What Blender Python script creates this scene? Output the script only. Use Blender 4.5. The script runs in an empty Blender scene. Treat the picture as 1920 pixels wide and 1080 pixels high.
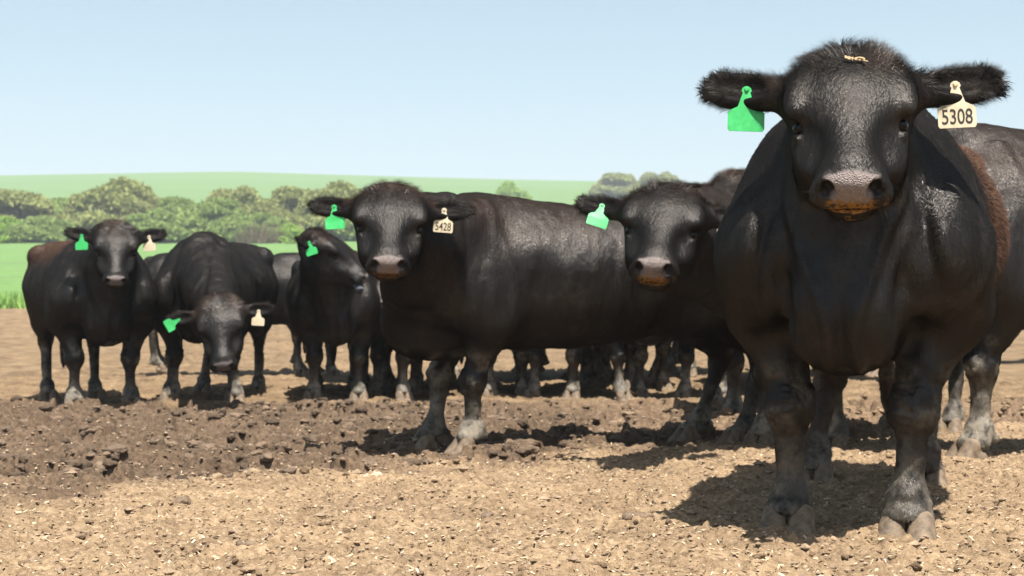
import bpy, math, random, time
import numpy as np
from mathutils import Vector, Matrix

T0 = time.time()
SC = bpy.context.scene
COL = SC.collection
# ------------------------------------------------------------------ camera, world, sun, exposure
F_PX = 2866.0          # focal length in pixels of a 1920 wide frame
CAM_Z = 0.62
PITCH = math.atan(74 / F_PX)
cam_d = bpy.data.cameras.new("camera"); cam = bpy.data.objects.new("camera", cam_d); COL.objects.link(cam)
cam_d.sensor_width = 36.0; cam_d.lens = 36.0 * F_PX / 1920
cam.location = (0, 0, CAM_Z); cam.rotation_euler = (math.pi / 2 + PITCH, 0, 0)
cam_d.clip_start = 0.05; cam_d.clip_end = 6000
cam_d.dof.use_dof = True; cam_d.dof.focus_distance = 3.95; cam_d.dof.aperture_fstop = 8.0
SC.camera = cam

to_sun = Vector((0.12, -0.42, 1.0)).normalized()
elev = math.asin(to_sun.z); azim = math.atan2(to_sun.x, to_sun.y)
world = bpy.data.worlds.new("World"); SC.world = world; world.use_nodes = True
wn = world.node_tree; bg = wn.nodes["Background"]
sky = wn.nodes.new("ShaderNodeTexSky"); sky.sky_type = 'NISHITA'; sky.sun_disc = False
sky.sun_elevation = elev; sky.sun_rotation = azim
sky.air_density = 1.0; sky.dust_density = 2.2; sky.ozone_density = 0.8; sky.altitude = 300
hsv = wn.nodes.new("ShaderNodeHueSaturation"); hsv.inputs["Saturation"].default_value = 0.80; hsv.inputs["Hue"].default_value = 0.475
wn.links.new(sky.outputs[0], hsv.inputs["Color"]); wn.links.new(hsv.outputs[0], bg.inputs[0]); bg.inputs[1].default_value = 0.075
sun_d = bpy.data.lights.new("sun", 'SUN'); sun_o = bpy.data.objects.new("sun", sun_d); COL.objects.link(sun_o)
sun_d.energy = 5.0; sun_d.angle = math.radians(0.53); sun_d.color = (1.0, 0.955, 0.88)
sun_o.rotation_euler = (-to_sun).to_track_quat('-Z', 'Y').to_euler()
SC.view_settings.view_transform = 'Standard'; SC.view_settings.look = 'None'
SC.view_settings.exposure = 1.2; SC.view_settings.gamma = 1.0
try:
    SC.cycles.max_bounces = 6; SC.cycles.volume_bounces = 0
except Exception: pass

# ------------------------------------------------------------------ helpers
RNG = np.random.default_rng(11)
CR = Matrix.Rotation(PITCH, 3, 'X')
def px(x, y, Y):
    """world point seen at pixel (x, y) of the photograph, at world depth Y"""
    d = CR @ Vector(((x - 960) / F_PX, 1.0, (540 - y) / F_PX))
    return np.array([d.x / d.y * Y, Y, CAM_Z + d.z / d.y * Y])

def h2(ix, iy, s):
    h = (ix.astype(np.int64) * 374761393 + iy.astype(np.int64) * 668265263 + s * 974634777) & 0xFFFFFFFF
    h = ((h ^ (h >> 13)) * 1274126177) & 0xFFFFFFFF
    return ((h ^ (h >> 16)) & 0xFFFF) / 65535.0
def noise2(x, y, s=0):
    ix = np.floor(x); iy = np.floor(y); fx = x - ix; fy = y - iy
    fx = fx * fx * (3 - 2 * fx); fy = fy * fy * (3 - 2 * fy)
    a = h2(ix, iy, s); b = h2(ix + 1, iy, s); c = h2(ix, iy + 1, s); d = h2(ix + 1, iy + 1, s)
    return ((a + (b - a) * fx) * (1 - fy) + (c + (d - c) * fx) * fy) * 2 - 1
def noise3(P, f, s=0):
    P = P * f; I = np.floor(P); T = P - I; T = T * T * (3 - 2 * T)
    out = 0
    for k in (0, 1):
        z = (I[:, 2] + k).astype(np.int64) * 7919
        ix = I[:, 0] + z; iy = I[:, 1] + z * 3
        a = h2(ix, iy, s); b = h2(ix + 1, iy, s); c = h2(ix, iy + 1, s); d = h2(ix + 1, iy + 1, s)
        v = (a + (b - a) * T[:, 0]) * (1 - T[:, 1]) + (c + (d - c) * T[:, 0]) * T[:, 1]
        out = out + v * (T[:, 2] if k else 1 - T[:, 2])
    return out * 2 - 1
def sstep(a, b, x):
    t = np.clip((x - a) / (b - a), 0, 1); return t * t * (3 - 2 * t)

def mesh_np(name, V, faces_list, mat=None, smooth=True, attrs=None):
    """V (n,3); faces_list: list of int arrays (m,k)."""
    me = bpy.data.meshes.new(name)
    me.vertices.add(len(V)); me.vertices.foreach_set("co", np.ascontiguousarray(V, dtype=np.float32).ravel())
    loops = np.concatenate([f.ravel() for f in faces_list]).astype(np.int32)
    sizes = np.concatenate([np.full(len(f), f.shape[1], dtype=np.int32) for f in faces_list])
    starts = np.concatenate([[0], np.cumsum(sizes)[:-1]]).astype(np.int32)
    me.loops.add(len(loops)); me.loops.foreach_set("vertex_index", loops)
    me.polygons.add(len(sizes)); me.polygons.foreach_set("loop_start", starts)
    me.update(calc_edges=True)
    me.polygons.foreach_set("use_smooth", np.full(len(sizes), smooth, dtype=bool))
    if attrs:
        for k, a in attrs.items():
            a = np.asarray(a, dtype=np.float32)
            if a.ndim == 1:
                at = me.attributes.new(k, 'FLOAT', 'POINT'); at.data.foreach_set("value", a)
            else:
                at = me.attributes.new(k, 'FLOAT_VECTOR', 'POINT'); at.data.foreach_set("vector", a.ravel())
    if mat: me.materials.append(mat)
    return me
def add_obj(name, me, parent=None, label=None, cat=None, group=None, kind=None, loc=None, rot=None):
    o = bpy.data.objects.new(name, me); COL.objects.link(o)
    if parent is not None: o.parent = parent
    if label: o["label"] = label
    if cat: o["category"] = cat
    if group: o["group"] = group
    if kind: o["kind"] = kind
    if loc is not None: o.location = loc
    if rot is not None: o.rotation_euler = rot
    return o

# ------------------------------------------------------------------ materials
class NT:
    def __init__(s, name):
        s.m = bpy.data.materials.new(name); s.m.use_nodes = True; s.t = s.m.node_tree
        s.b = s.t.nodes["Principled BSDF"]
    def n(s, typ, **kw):
        nd = s.t.nodes.new(typ)
        for k, v in kw.items():
            if isinstance(k, str) and k.startswith("i_"):
                nd.inputs[k[2:].replace("_", " ")].default_value = v
            else: setattr(nd, k, v)
        return nd
    def l(s, a, b): s.t.links.new(a, b)
    def ramp(s, fac, stops):
        r = s.n("ShaderNodeValToRGB"); e = r.color_ramp.elements
        while len(e) > 1: e.remove(e[0])
        e[0].position = stops[0][0]; e[0].color = (*stops[0][1], 1)
        for p, c in stops[1:]:
            x = e.new(p); x.color = (*c, 1)
        s.l(fac, r.inputs[0]); return r.outputs[0]
    def mix(s, f, a, b, mode='MIX'):
        m = s.n("ShaderNodeMix", data_type='RGBA', blend_type=mode)
        for v, i in ((f, 0), (a, 6), (b, 7)):
            if hasattr(v, "links"): s.l(v, m.inputs[i])
            elif i == 0: m.inputs[0].default_value = v
            else: m.inputs[i].default_value = (*v, 1)
        return m.outputs[2]
    def math(s, op, a, b=0.0, clamp=False):
        m = s.n("ShaderNodeMath", operation=op, use_clamp=clamp)
        for v, i in ((a, 0), (b, 1)):
            if hasattr(v, "links"): s.l(v, m.inputs[i])
            else: m.inputs[i].default_value = v
        return m.outputs[0]
    def noise(s, vec, scale, detail=3, rough=0.55, dist=0.0):
        n = s.n("ShaderNodeTexNoise"); n.inputs["Scale"].default_value = scale; n.inputs["Detail"].default_value = detail
        n.inputs["Roughness"].default_value = rough; n.inputs["Distortion"].default_value = dist
        if vec is not None: s.l(vec, n.inputs["Vector"])
        return n.outputs["Fac"]
    def attr(s, name):
        a = s.n("ShaderNodeAttribute"); a.attribute_name = name; return a
    def bump(s, h, strength, dist):
        b = s.n("ShaderNodeBump"); b.inputs["Strength"].default_value = strength; b.inputs["Distance"].default_value = dist
        s.l(h, b.inputs["Height"]); s.l(b.outputs[0], s.b.inputs["Normal"]); return b

def coat_material(name, strand=False):
    k = NT(name); tc = k.n("ShaderNodeTexCoord").outputs["Object"]
    a = k.attr("m1"); sp = k.n("ShaderNodeSeparateXYZ"); k.l(a.outputs["Vector"], sp.inputs[0])
    nose, mud, brown = sp.outputs
    a2 = k.attr("m2"); sp2 = k.n("ShaderNodeSeparateXYZ"); k.l(a2.outputs["Vector"], sp2.inputs[0])
    feed, shag, rnd = sp2.outputs
    n1 = k.noise(tc, 5, 4); n2 = k.noise(tc, 60, 3); n3 = k.noise(tc, 22, 5, 0.65)
    black = k.mix(n1, (0.004, 0.0038, 0.004), (0.009, 0.0075, 0.0065))
    if strand: black = k.mix(rnd, (0.0022, 0.0021, 0.0021), (0.013, 0.0105, 0.0085))
    brn = k.mix(n3, (0.03, 0.017, 0.012), (0.13, 0.066, 0.043))
    if strand: brn = k.mix(rnd, (0.016, 0.010, 0.008), (0.15, 0.082, 0.055))
    c = k.mix(brown, black, brn)
    dust = k.math('MULTIPLY', k.math('SUBTRACT', k.noise(tc, 7, 7, 0.75), 0.52, True), 0.55)
    c = k.mix(dust, c, (0.20, 0.16, 0.12))
    mudc = k.mix(n3, (0.06, 0.056, 0.052), (0.33, 0.28, 0.21))
    mf = k.math('MULTIPLY', mud, k.math('MULTIPLY', k.math('SUBTRACT', n3, 0.30, True), 4.0, True), True)
    mf = k.math('MULTIPLY', mf, k.math('ADD', 0.55, n2)); c = k.mix(mf, c, mudc)
    if not strand:
        c = k.mix(nose, c, k.mix(k.noise(tc, 90, 4), (0.09, 0.07, 0.065), (0.30, 0.245, 0.225)))
        ff = k.math('MULTIPLY', feed, k.math('MULTIPLY', k.math('SUBTRACT', k.noise(tc, 75, 5, 0.7), 0.40, True), 7.0, True), True)
        c = k.mix(ff, c, k.mix(k.noise(tc, 140, 2), (0.12, 0.055, 0.014), (0.36, 0.18, 0.04)))
    k.l(c, k.b.inputs["Base Color"])
    ro = k.math('ADD', 0.48 if not strand else 0.46, k.math('MULTIPLY', n3, 0.16))
    ro = k.math('SUBTRACT', ro, k.math('MULTIPLY', nose, 0.20))
    ro = k.math('ADD', ro, k.math('MULTIPLY', k.math('ADD', mf, shag, True), 0.3), True)
    k.l(ro, k.b.inputs["Roughness"])
    k.b.inputs["Specular IOR Level"].default_value = 0.35
    # black hair: dark diffuse plus a broad gloss without the grazing-angle glare of a smooth skin
    df = k.n("ShaderNodeBsdfDiffuse"); k.l(c, df.inputs["Color"])
    gl = k.n("ShaderNodeBsdfGlossy"); k.l(k.mix(k.math('MULTIPLY', shag, 0.85), k.mix(brown, (0.028, 0.0262, 0.025), (0.020, 0.014, 0.010)), (0.003, 0.003, 0.003)), gl.inputs["Color"])
    k.l(k.math('ADD', 0.27 if not strand else 0.29, k.math('MULTIPLY', n3, 0.24)), gl.inputs["Roughness"])
    ad = k.n("ShaderNodeAddShader"); k.l(df.outputs[0], ad.inputs[0]); k.l(gl.outputs[0], ad.inputs[1])
    mx = k.n("ShaderNodeMixShader"); k.l(k.math('MAXIMUM', mf, nose if not strand else 0.0), mx.inputs[0])
    k.l(ad.outputs[0], mx.inputs[1]); k.l(k.b.outputs[0], mx.inputs[2])
    k.l(mx.outputs[0], k.t.nodes["Material Output"].inputs["Surface"])
    if not strand:
        mp = k.n("ShaderNodeMapping"); mp.inputs["Scale"].default_value = (70, 85, 26); k.l(tc, mp.inputs[0])
        hh = k.math('ADD', k.noise(mp.outputs[0], 1.0, 4, 0.7), k.math('MULTIPLY', k.noise(tc, 28, 3), 0.5))
        vor = k.n("ShaderNodeTexVoronoi"); vor.inputs["Scale"].default_value = 260; k.l(tc, vor.inputs["Vector"])
        hn = k.math('MULTIPLY', vor.outputs["Distance"], k.math('MULTIPLY', nose, 0.6))
        k.bump(k.math('ADD', hh, hn), 0.8, 0.007)
        bn = k.b.inputs["Normal"].links[0].from_socket; k.l(bn, df.inputs["Normal"]); k.l(bn, gl.inputs["Normal"])
    return k.m
M_COAT = coat_material("black_coat"); M_FUR = coat_material("coat_hair", True)

def simple_mat(name, c1, c2, scale=20, rough=0.6, bump=0.0, spec=0.5, detail=4, bd=0.004):
    k = NT(name); tc = k.n("ShaderNodeTexCoord").outputs["Object"]
    n = k.noise(tc, scale, detail, 0.6)
    k.l(k.ramp(n, [(0.3, c1), (0.7, c2)]), k.b.inputs["Base Color"])
    k.b.inputs["Roughness"].default_value = rough; k.b.inputs["Specular IOR Level"].default_value = spec
    if bump: k.bump(n, bump, bd)
    return k.m
M_HOOF = simple_mat("hoof_horn", (0.06, 0.043, 0.028), (0.22, 0.155, 0.098), 30, 0.75, 0.8)
M_EYE = simple_mat("eye_black", (0.004, 0.0035, 0.0035), (0.007, 0.005, 0.004), 10, 0.22, spec=0.2)
M_GREEN = simple_mat("green_plastic", (0.025, 0.31, 0.07), (0.045, 0.45, 0.125), 45, 0.42)
M_CREAM = simple_mat("cream_plastic", (0.44, 0.36, 0.23), (0.62, 0.53, 0.38), 38, 0.5)
M_INK = simple_mat("black_ink", (0.012, 0.011, 0.010), (0.03, 0.025, 0.02), 60, 0.5)
M_TONGUE = simple_mat("tongue_skin", (0.05, 0.055, 0.07), (0.09, 0.10, 0.12), 60, 0.6, spec=0.2)

M_STRAW = simple_mat("dry_straw", (0.22, 0.13, 0.055), (0.42, 0.31, 0.17), 60, 0.7)

# ------------------------------------------------------------------ implicit surfaces
class Field:
    def __init__(s): s.p = []
    def _add(s, f, lo, hi, k, op): s.p.append((f, np.array(lo, float), np.array(hi, float), k, op))
    def ell(s, c, r, R=None, k=0.03, op='u'):
        c = np.array(c, float); r = np.array(r, float); A = np.eye(3) if R is None else np.array(R, float)  # columns = axes
        def f(X, Y, Z):
            x, y, z = X - c[0], Y - c[1], Z - c[2]
            q = [(x * A[0, i] + y * A[1, i] + z * A[2, i]) for i in range(3)]
            k0 = np.sqrt(sum((q[i] / r[i]) ** 2 for i in range(3))); k1 = np.sqrt(sum((q[i] / r[i] ** 2) ** 2 for i in range(3)))
            return k0 * (k0 - 1) / np.maximum(k1, 1e-6)
        e = np.sqrt(((A * r) ** 2).sum(1)) + k + 0.04
        s._add(f, c - e, c + e, k, op)
    def cap(s, a, b, ra, rb, sq=None, k=0.03, op='u'):
        a = np.array(a, float); b = np.array(b, float); ab = b - a; L2 = float(ab @ ab) + 1e-9
        if sq is not None:
            sv = np.array(sq[0], float); sv = sv / np.linalg.norm(sv); sf = sq[1]
        def f(X, Y, Z):
            x, y, z = X - a[0], Y - a[1], Z - a[2]
            t = np.clip((x * ab[0] + y * ab[1] + z * ab[2]) / L2, 0, 1)
            x = x - t * ab[0]; y = y - t * ab[1]; z = z - t * ab[2]
            if sq is not None:
                m = (x * sv[0] + y * sv[1] + z * sv[2]) * (1 / sf - 1)
                x = x + m * sv[0]; y = y + m * sv[1]; z = z + m * sv[2]
            return (np.sqrt(x * x + y * y + z * z) - (ra + (rb - ra) * t)) * (min(1.0, sf) if sq is not None else 1.0)
        R = max(ra, rb) * (max(1, sq[1]) if sq is not None else 1) + k + 0.04
        s._add(f, np.minimum(a, b) - R, np.maximum(a, b) + R, k, op)
    def sweep(s, ys, top, bot, hw, ex=2.3, k=0.03):
        ys = np.array(ys, float)
        yy = np.linspace(ys[0], ys[-1], 120)
        def sm(v):
            w = np.interp(yy, ys, v); ker = np.hanning(15); ker /= ker.sum()
            return np.convolve(np.pad(w, 7, mode='edge'), ker, mode='valid')
        T, B, W = sm(top), sm(bot), sm(hw)
        def f(X, Y, Z):
            t = np.interp(Y, yy, T); b = np.interp(Y, yy, B); w = np.interp(Y, yy, W)
            zc = b + (t - b) * 0.50; hh = (t - b) * 0.5
            up = np.clip((Z - zc) / hh, -2, 2)
            tu = np.interp(Y, [-1.3, -0.6, 0.0], [0.14, 0.24, 0.44])
            wloc = w * (1 - tu * np.clip(up, 0, 1) ** 1.6 - np.interp(Y, [-0.4, 0.1], [-0.02, 0.36]) * np.clip(-up, 0, 1) ** 2)
            r = (np.abs(X / wloc) ** ex + np.abs((Z - zc) / hh) ** ex) ** (1 / ex)
            d = (r - 1) * np.minimum(w, hh)
            return np.maximum(d, np.maximum(Y - ys[-1], ys[0] - Y))
        m = k + 0.05
        s._add(f, (-max(hw) - m, ys[0] - m, min(bot) - m), (max(hw) + m, ys[-1] + m, max(top) + m), k, 'u')
    def mesh(s, axes):
        ax = [np.asarray(a, dtype=np.float32) for a in axes]
        vol = np.full([len(a) for a in ax], 0.3, dtype=np.float32)
        for f, lo, hi, k, op in s.p:
            sl = []
            for d in range(3):
                i0 = int(np.searchsorted(ax[d], lo[d])); i1 = int(np.searchsorted(ax[d], hi[d])); sl.append(slice(i0, max(i1, i0)))
            if any(q.stop - q.start < 2 for q in sl): continue
            X = ax[0][sl[0]][:, None, None]; Y = ax[1][sl[1]][None, :, None]; Z = ax[2][sl[2]][None, None, :]
            d = f(X, Y, Z).astype(np.float32); old = vol[tuple(sl)]
            if op == 'u':
                h = np.clip(k - np.abs(old - d), 0, None) / k
                vol[tuple(sl)] = np.minimum(old, d) - h * h * k * 0.25
            else:
                d = -d; h = np.clip(k - np.abs(old - d), 0, None) / k
                vol[tuple(sl)] = np.maximum(old, d) + h * h * k * 0.25
        return nets(vol, ax)
def nets(vol, ax):
    S = vol < 0
    n = [m - 1 for m in vol.shape]
    offs = [(i, j, k) for i in (0, 1) for j in (0, 1) for k in (0, 1)]
    cnt = np.zeros(n, dtype=np.uint8)
    for o in offs: cnt += S[o[0]:o[0] + n[0], o[1]:o[1] + n[1], o[2]:o[2] + n[2]]
    act = (cnt > 0) & (cnt < 8); idx = np.argwhere(act)
    cid = np.full(n, -1, dtype=np.int32); cid[act] = np.arange(len(idx))
    C = [vol[idx[:, 0] + o[0], idx[:, 1] + o[1], idx[:, 2] + o[2]] for o in offs]
    acc = np.zeros((len(idx), 3)); num = np.zeros(len(idx))
    for a in range(8):
        for b in range(a + 1, 8):
            oa, ob = np.array(offs[a]), np.array(offs[b])
            if np.abs(oa - ob).sum() != 1: continue
            m = (C[a] < 0) != (C[b] < 0)
            t = C[a][m] / (C[a][m] - C[b][m])
            acc[m] += oa + t[:, None] * (ob - oa); num[m] += 1
    P = idx + acc / num[:, None]
    V = np.stack([np.interp(P[:, d], np.arange(len(ax[d])), ax[d]) for d in range(3)], 1)
    quads = []
    for d in range(3):
        e, g = (d + 1) % 3, (d + 2) % 3
        a = [slice(None)] * 3; b = [slice(None)] * 3
        a[d] = slice(0, -1); b[d] = slice(1, None)
        SA, SB = S[tuple(a)], S[tuple(b)]
        ed = np.argwhere(SA != SB)
        ed = ed[(ed[:, e] > 0) & (ed[:, g] > 0) & (ed[:, e] < n[e]) & (ed[:, g] < n[g])]
        inside = SA[ed[:, 0], ed[:, 1], ed[:, 2]]
        def cell(de, dg):
            q = ed.copy(); q[:, e] += de; q[:, g] += dg
            return cid[q[:, 0], q[:, 1], q[:, 2]]
        Q = np.stack([cell(-1, -1), cell(0, -1), cell(0, 0), cell(-1, 0)], 1)
        Q[~inside] = Q[~inside][:, ::-1]
        quads.append(Q[(Q >= 0).all(1)])
    Q = np.concatenate(quads)
    # keep only the largest piece (islands appear only if a part misses the body)
    return V, Q
def normals_of(V, Q):
    n = np.cross(V[Q[:, 2]] - V[Q[:, 0]], V[Q[:, 3]] - V[Q[:, 1]])
    N = np.zeros_like(V)
    for i in range(4): np.add.at(N, Q[:, i], n)
    return N / np.maximum(np.linalg.norm(N, axis=1, keepdims=True), 1e-9)
def smooth(V, Q, it=1, lam=0.5):
    if np.ndim(lam): lam = lam[:, None]
    for _ in range(it):
        A = np.zeros_like(V); c = np.zeros(len(V))
        for i in range(4):
            np.add.at(A, Q[:, i], V[Q[:, (i + 1) % 4]]); np.add.at(c, Q[:, i], 1)
            np.add.at(A, Q[:, i], V[Q[:, (i - 1) % 4]]); np.add.at(c, Q[:, i], 1)
        V = V + (A / c[:, None] - V) * lam
    return V

# hoof (two claws), built once
def hoof_mesh():
    f = Field()
    for s in (-1, 1):
        f.cap((s * 0.036, -0.002, 0.090), (s * 0.042, 0.048, 0.010), 0.034, 0.0385, k=0.008)
        f.cap((s * 0.036, -0.030, 0.040), (s * 0.038, 0.030, 0.020), 0.030, 0.034, k=0.02)
        f.cap((s * 0.040, 0.052, 0.012), (s * 0.036, 0.076, 0.006), 0.034, 0.022, k=0.02)
    f.ell((0, 0.02, -1.0), (2.0, 2.0, 1.0), k=0.006, op='s')
    a = np.arange(-0.1, 0.145, 0.005)
    V, Q = f.mesh((a, a, np.arange(-0.02, 0.14, 0.005)))
    return mesh_np("hoof", smooth(V, Q, 1), [Q], M_HOOF)
ME_HOOF = hoof_mesh()
def eye_mesh():
    import bmesh
    bm = bmesh.new(); bmesh.ops.create_uvsphere(bm, u_segments=20, v_segments=12, radius=1.0)
    me = bpy.data.meshes.new("eye"); bm.to_mesh(me); bm.free()
    for p in me.polygons: p.use_smooth = True
    me.materials.append(M_EYE); return me
ME_EYE = eye_mesh()

def tag_bend(x, z, a):
    return 0.9 * x * x * a + 0.003 * a * math.sin(z * 40) * min(max((-z - 0.03) / 0.04, 0), 1)
def tag_mesh(mat, seed):
    """plastic ear tag hanging from its button: x across, z up, y = front"""
    o = [(-0.011, 0.004), (-0.013, -0.004), (-0.0075, -0.010), (-0.0085, -0.034), (-0.020, -0.044), (-0.040, -0.054), (-0.047, -0.062),
         (-0.047, -0.104), (-0.043, -0.110), (0.043, -0.110), (0.047, -0.104), (0.047, -0.062), (0.040, -0.054), (0.020, -0.044),
         (0.0085, -0.034), (0.0075, -0.010), (0.013, -0.004), (0.011, 0.004), (0.004, 0.009), (-0.004, 0.009)]
    import bmesh
    bm = bmesh.new()
    for y in (0.0013, -0.0013):
        vs = [bm.verts.new((a, y, b)) for a, b in o]; bm.faces.new(vs if y < 0 else vs[::-1])
    bm.verts.ensure_lookup_table(); n = len(o)
    for i in range(n):
        j = (i + 1) % n; bm.faces.new((bm.verts[i], bm.verts[j], bm.verts[n + j], bm.verts[n + i]))
    bmesh.ops.triangulate(bm, faces=[f for f in bm.faces if len(f.verts) > 4])
    bmesh.ops.subdivide_edges(bm, edges=bm.edges[:], cuts=2, use_grid_fill=True)
    r = random.Random(seed); a = r.uniform(-1, 1)
    for v in bm.verts:
        x, z = v.co.x, v.co.z
        v.co.y += tag_bend(x, z, a)
    # the button that pins it
    ret = bmesh.ops.create_cone(bm, cap_ends=True, segments=14, radius1=0.0075, radius2=0.0045, depth=0.006,
                                matrix=Matrix.Translation((0, 0.003, 0.0)) @ Matrix.Rotation(-math.pi / 2, 4, 'X'))
    bmesh.ops.recalc_face_normals(bm, faces=bm.faces[:])
    me = bpy.data.meshes.new("ear_tag"); bm.to_mesh(me); bm.free(); me.materials.append(mat); return me
def text_mesh(txt, size, sx=1.0, seed=0):
    a = random.Random(seed).uniform(-1, 1)
    c = bpy.data.curves.new("txt", 'FONT'); c.body = txt; c.size = size; c.align_x = 'CENTER'; c.extrude = 0.0004; c.offset = 0.0004
    o = bpy.data.objects.new("txt", c); COL.objects.link(o)
    dg = bpy.context.evaluated_depsgraph_get(); dg.update()
    me = bpy.data.meshes.new_from_object(o.evaluated_get(dg)); bpy.data.objects.remove(o); bpy.data.curves.remove(c)
    me.materials.clear(); me.materials.append(M_INK)
    # text plane xy -> tag plane (x, -z): front of the tag is +y, so x is mirrored
    for v in me.vertices:
        x, y, z = v.co; v.co = (-x * sx, z + 0.0017 + tag_bend(-x * sx, y - 0.100, a), y - 0.100)
    me.name = "number"; return me

# ------------------------------------------------------------------ hair strands as narrow blades
def make_hair(V, N, Q, dens, length, flow, lift, width, m1, m2, rng, jitter=0.35, segs=2):
    """dens (strands per m2), length, lift, width per vertex; flow (n,3) direction per vertex"""
    tri = np.concatenate([Q[:, [0, 1, 2]], Q[:, [0, 2, 3]]])
    a, b, c = V[tri[:, 0]], V[tri[:, 1]], V[tri[:, 2]]
    ar = np.linalg.norm(np.cross(b - a, c - a), axis=1) / 2
    w = ar * dens[tri].mean(1); n = int(w.sum())
    if n < 1: return None
    t = np.searchsorted(np.cumsum(w), rng.random(n) * w.sum()); t = np.clip(t, 0, len(tri) - 1)
    r1, r2 = rng.random(n), rng.random(n); fl = r1 + r2 > 1; r1[fl] = 1 - r1[fl]; r2[fl] = 1 - r2[fl]
    bw = np.stack([1 - r1 - r2, r1, r2], 1); T = tri[t]
    it = lambda A: (A[T] * (bw[:, :, None] if A.ndim == 2 else bw)).sum(1)
    P, Nn, F, L, LF, W, A1, A2 = it(V), it(N), it(flow), it(length), it(lift), it(width), it(m1), it(m2)
    Nn /= np.linalg.norm(Nn, axis=1, keepdims=True) + 1e-9
    clump = np.stack([noise3(P, 28, 3), noise3(P, 28, 4), noise3(P, 28, 5)], 1)
    F = F + clump * 0.5 + rng.normal(0, jitter, (n, 3))
    F = F - (F * Nn).sum(1, keepdims=True) * Nn; F /= np.linalg.norm(F, axis=1, keepdims=True) + 1e-9
    L = L * rng.uniform(0.55, 1.2, n)
    side = np.cross(F, Nn) * (W / 2)[:, None]
    lf = (LF * rng.uniform(0.6, 1.3, n))[:, None]
    D1 = F + Nn * lf; D1 /= np.linalg.norm(D1, axis=1, keepdims=True)
    D2 = F + Nn * lf * 0.45; D2[:, 2] -= 0.25 * (LF > 0.7); D2 /= np.linalg.norm(D2, axis=1, keepdims=True)
    P0 = P - Nn * 0.001; P1 = P0 + D1 * (L * 0.5)[:, None]; P2 = P1 + D2 * (L * 0.5)[:, None]
    VV = np.stack([P0 - side, P0 + side, P1 + side * 0.75, P1 - side * 0.75, P2], 1).reshape(-1, 3)
    base = np.arange(n)[:, None] * 5
    quads = base + np.array([[0, 1, 2, 3]]); tris = base + np.array([[3, 2, 4]])
    A2 = A2.copy(); A2[:, 2] = rng.random(n)
    return VV, quads, tris, np.repeat(A1, 5, 0), np.repeat(A2, 5, 0)

# ------------------------------------------------------------------ the bull
TORSO = dict(ys=[-1.80, -1.74, -1.60, -1.35, -1.05, -0.7, -0.35, -0.02, 0.16, 0.30, 0.38],
             top=[1.13, 1.26, 1.335, 1.345, 1.325, 1.31, 1.325, 1.355, 1.32, 1.18, 1.02],
             bot=[0.92, 0.82, 0.72, 0.66, 0.60, 0.545, 0.525, 0.54, 0.56, 0.60, 0.72],
             hw=[0.09, 0.19, 0.265, 0.31, 0.36, 0.40, 0.38, 0.31, 0.25, 0.17, 0.08])
def norm(v): v = np.array(v, float); return v / np.linalg.norm(v)

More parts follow.
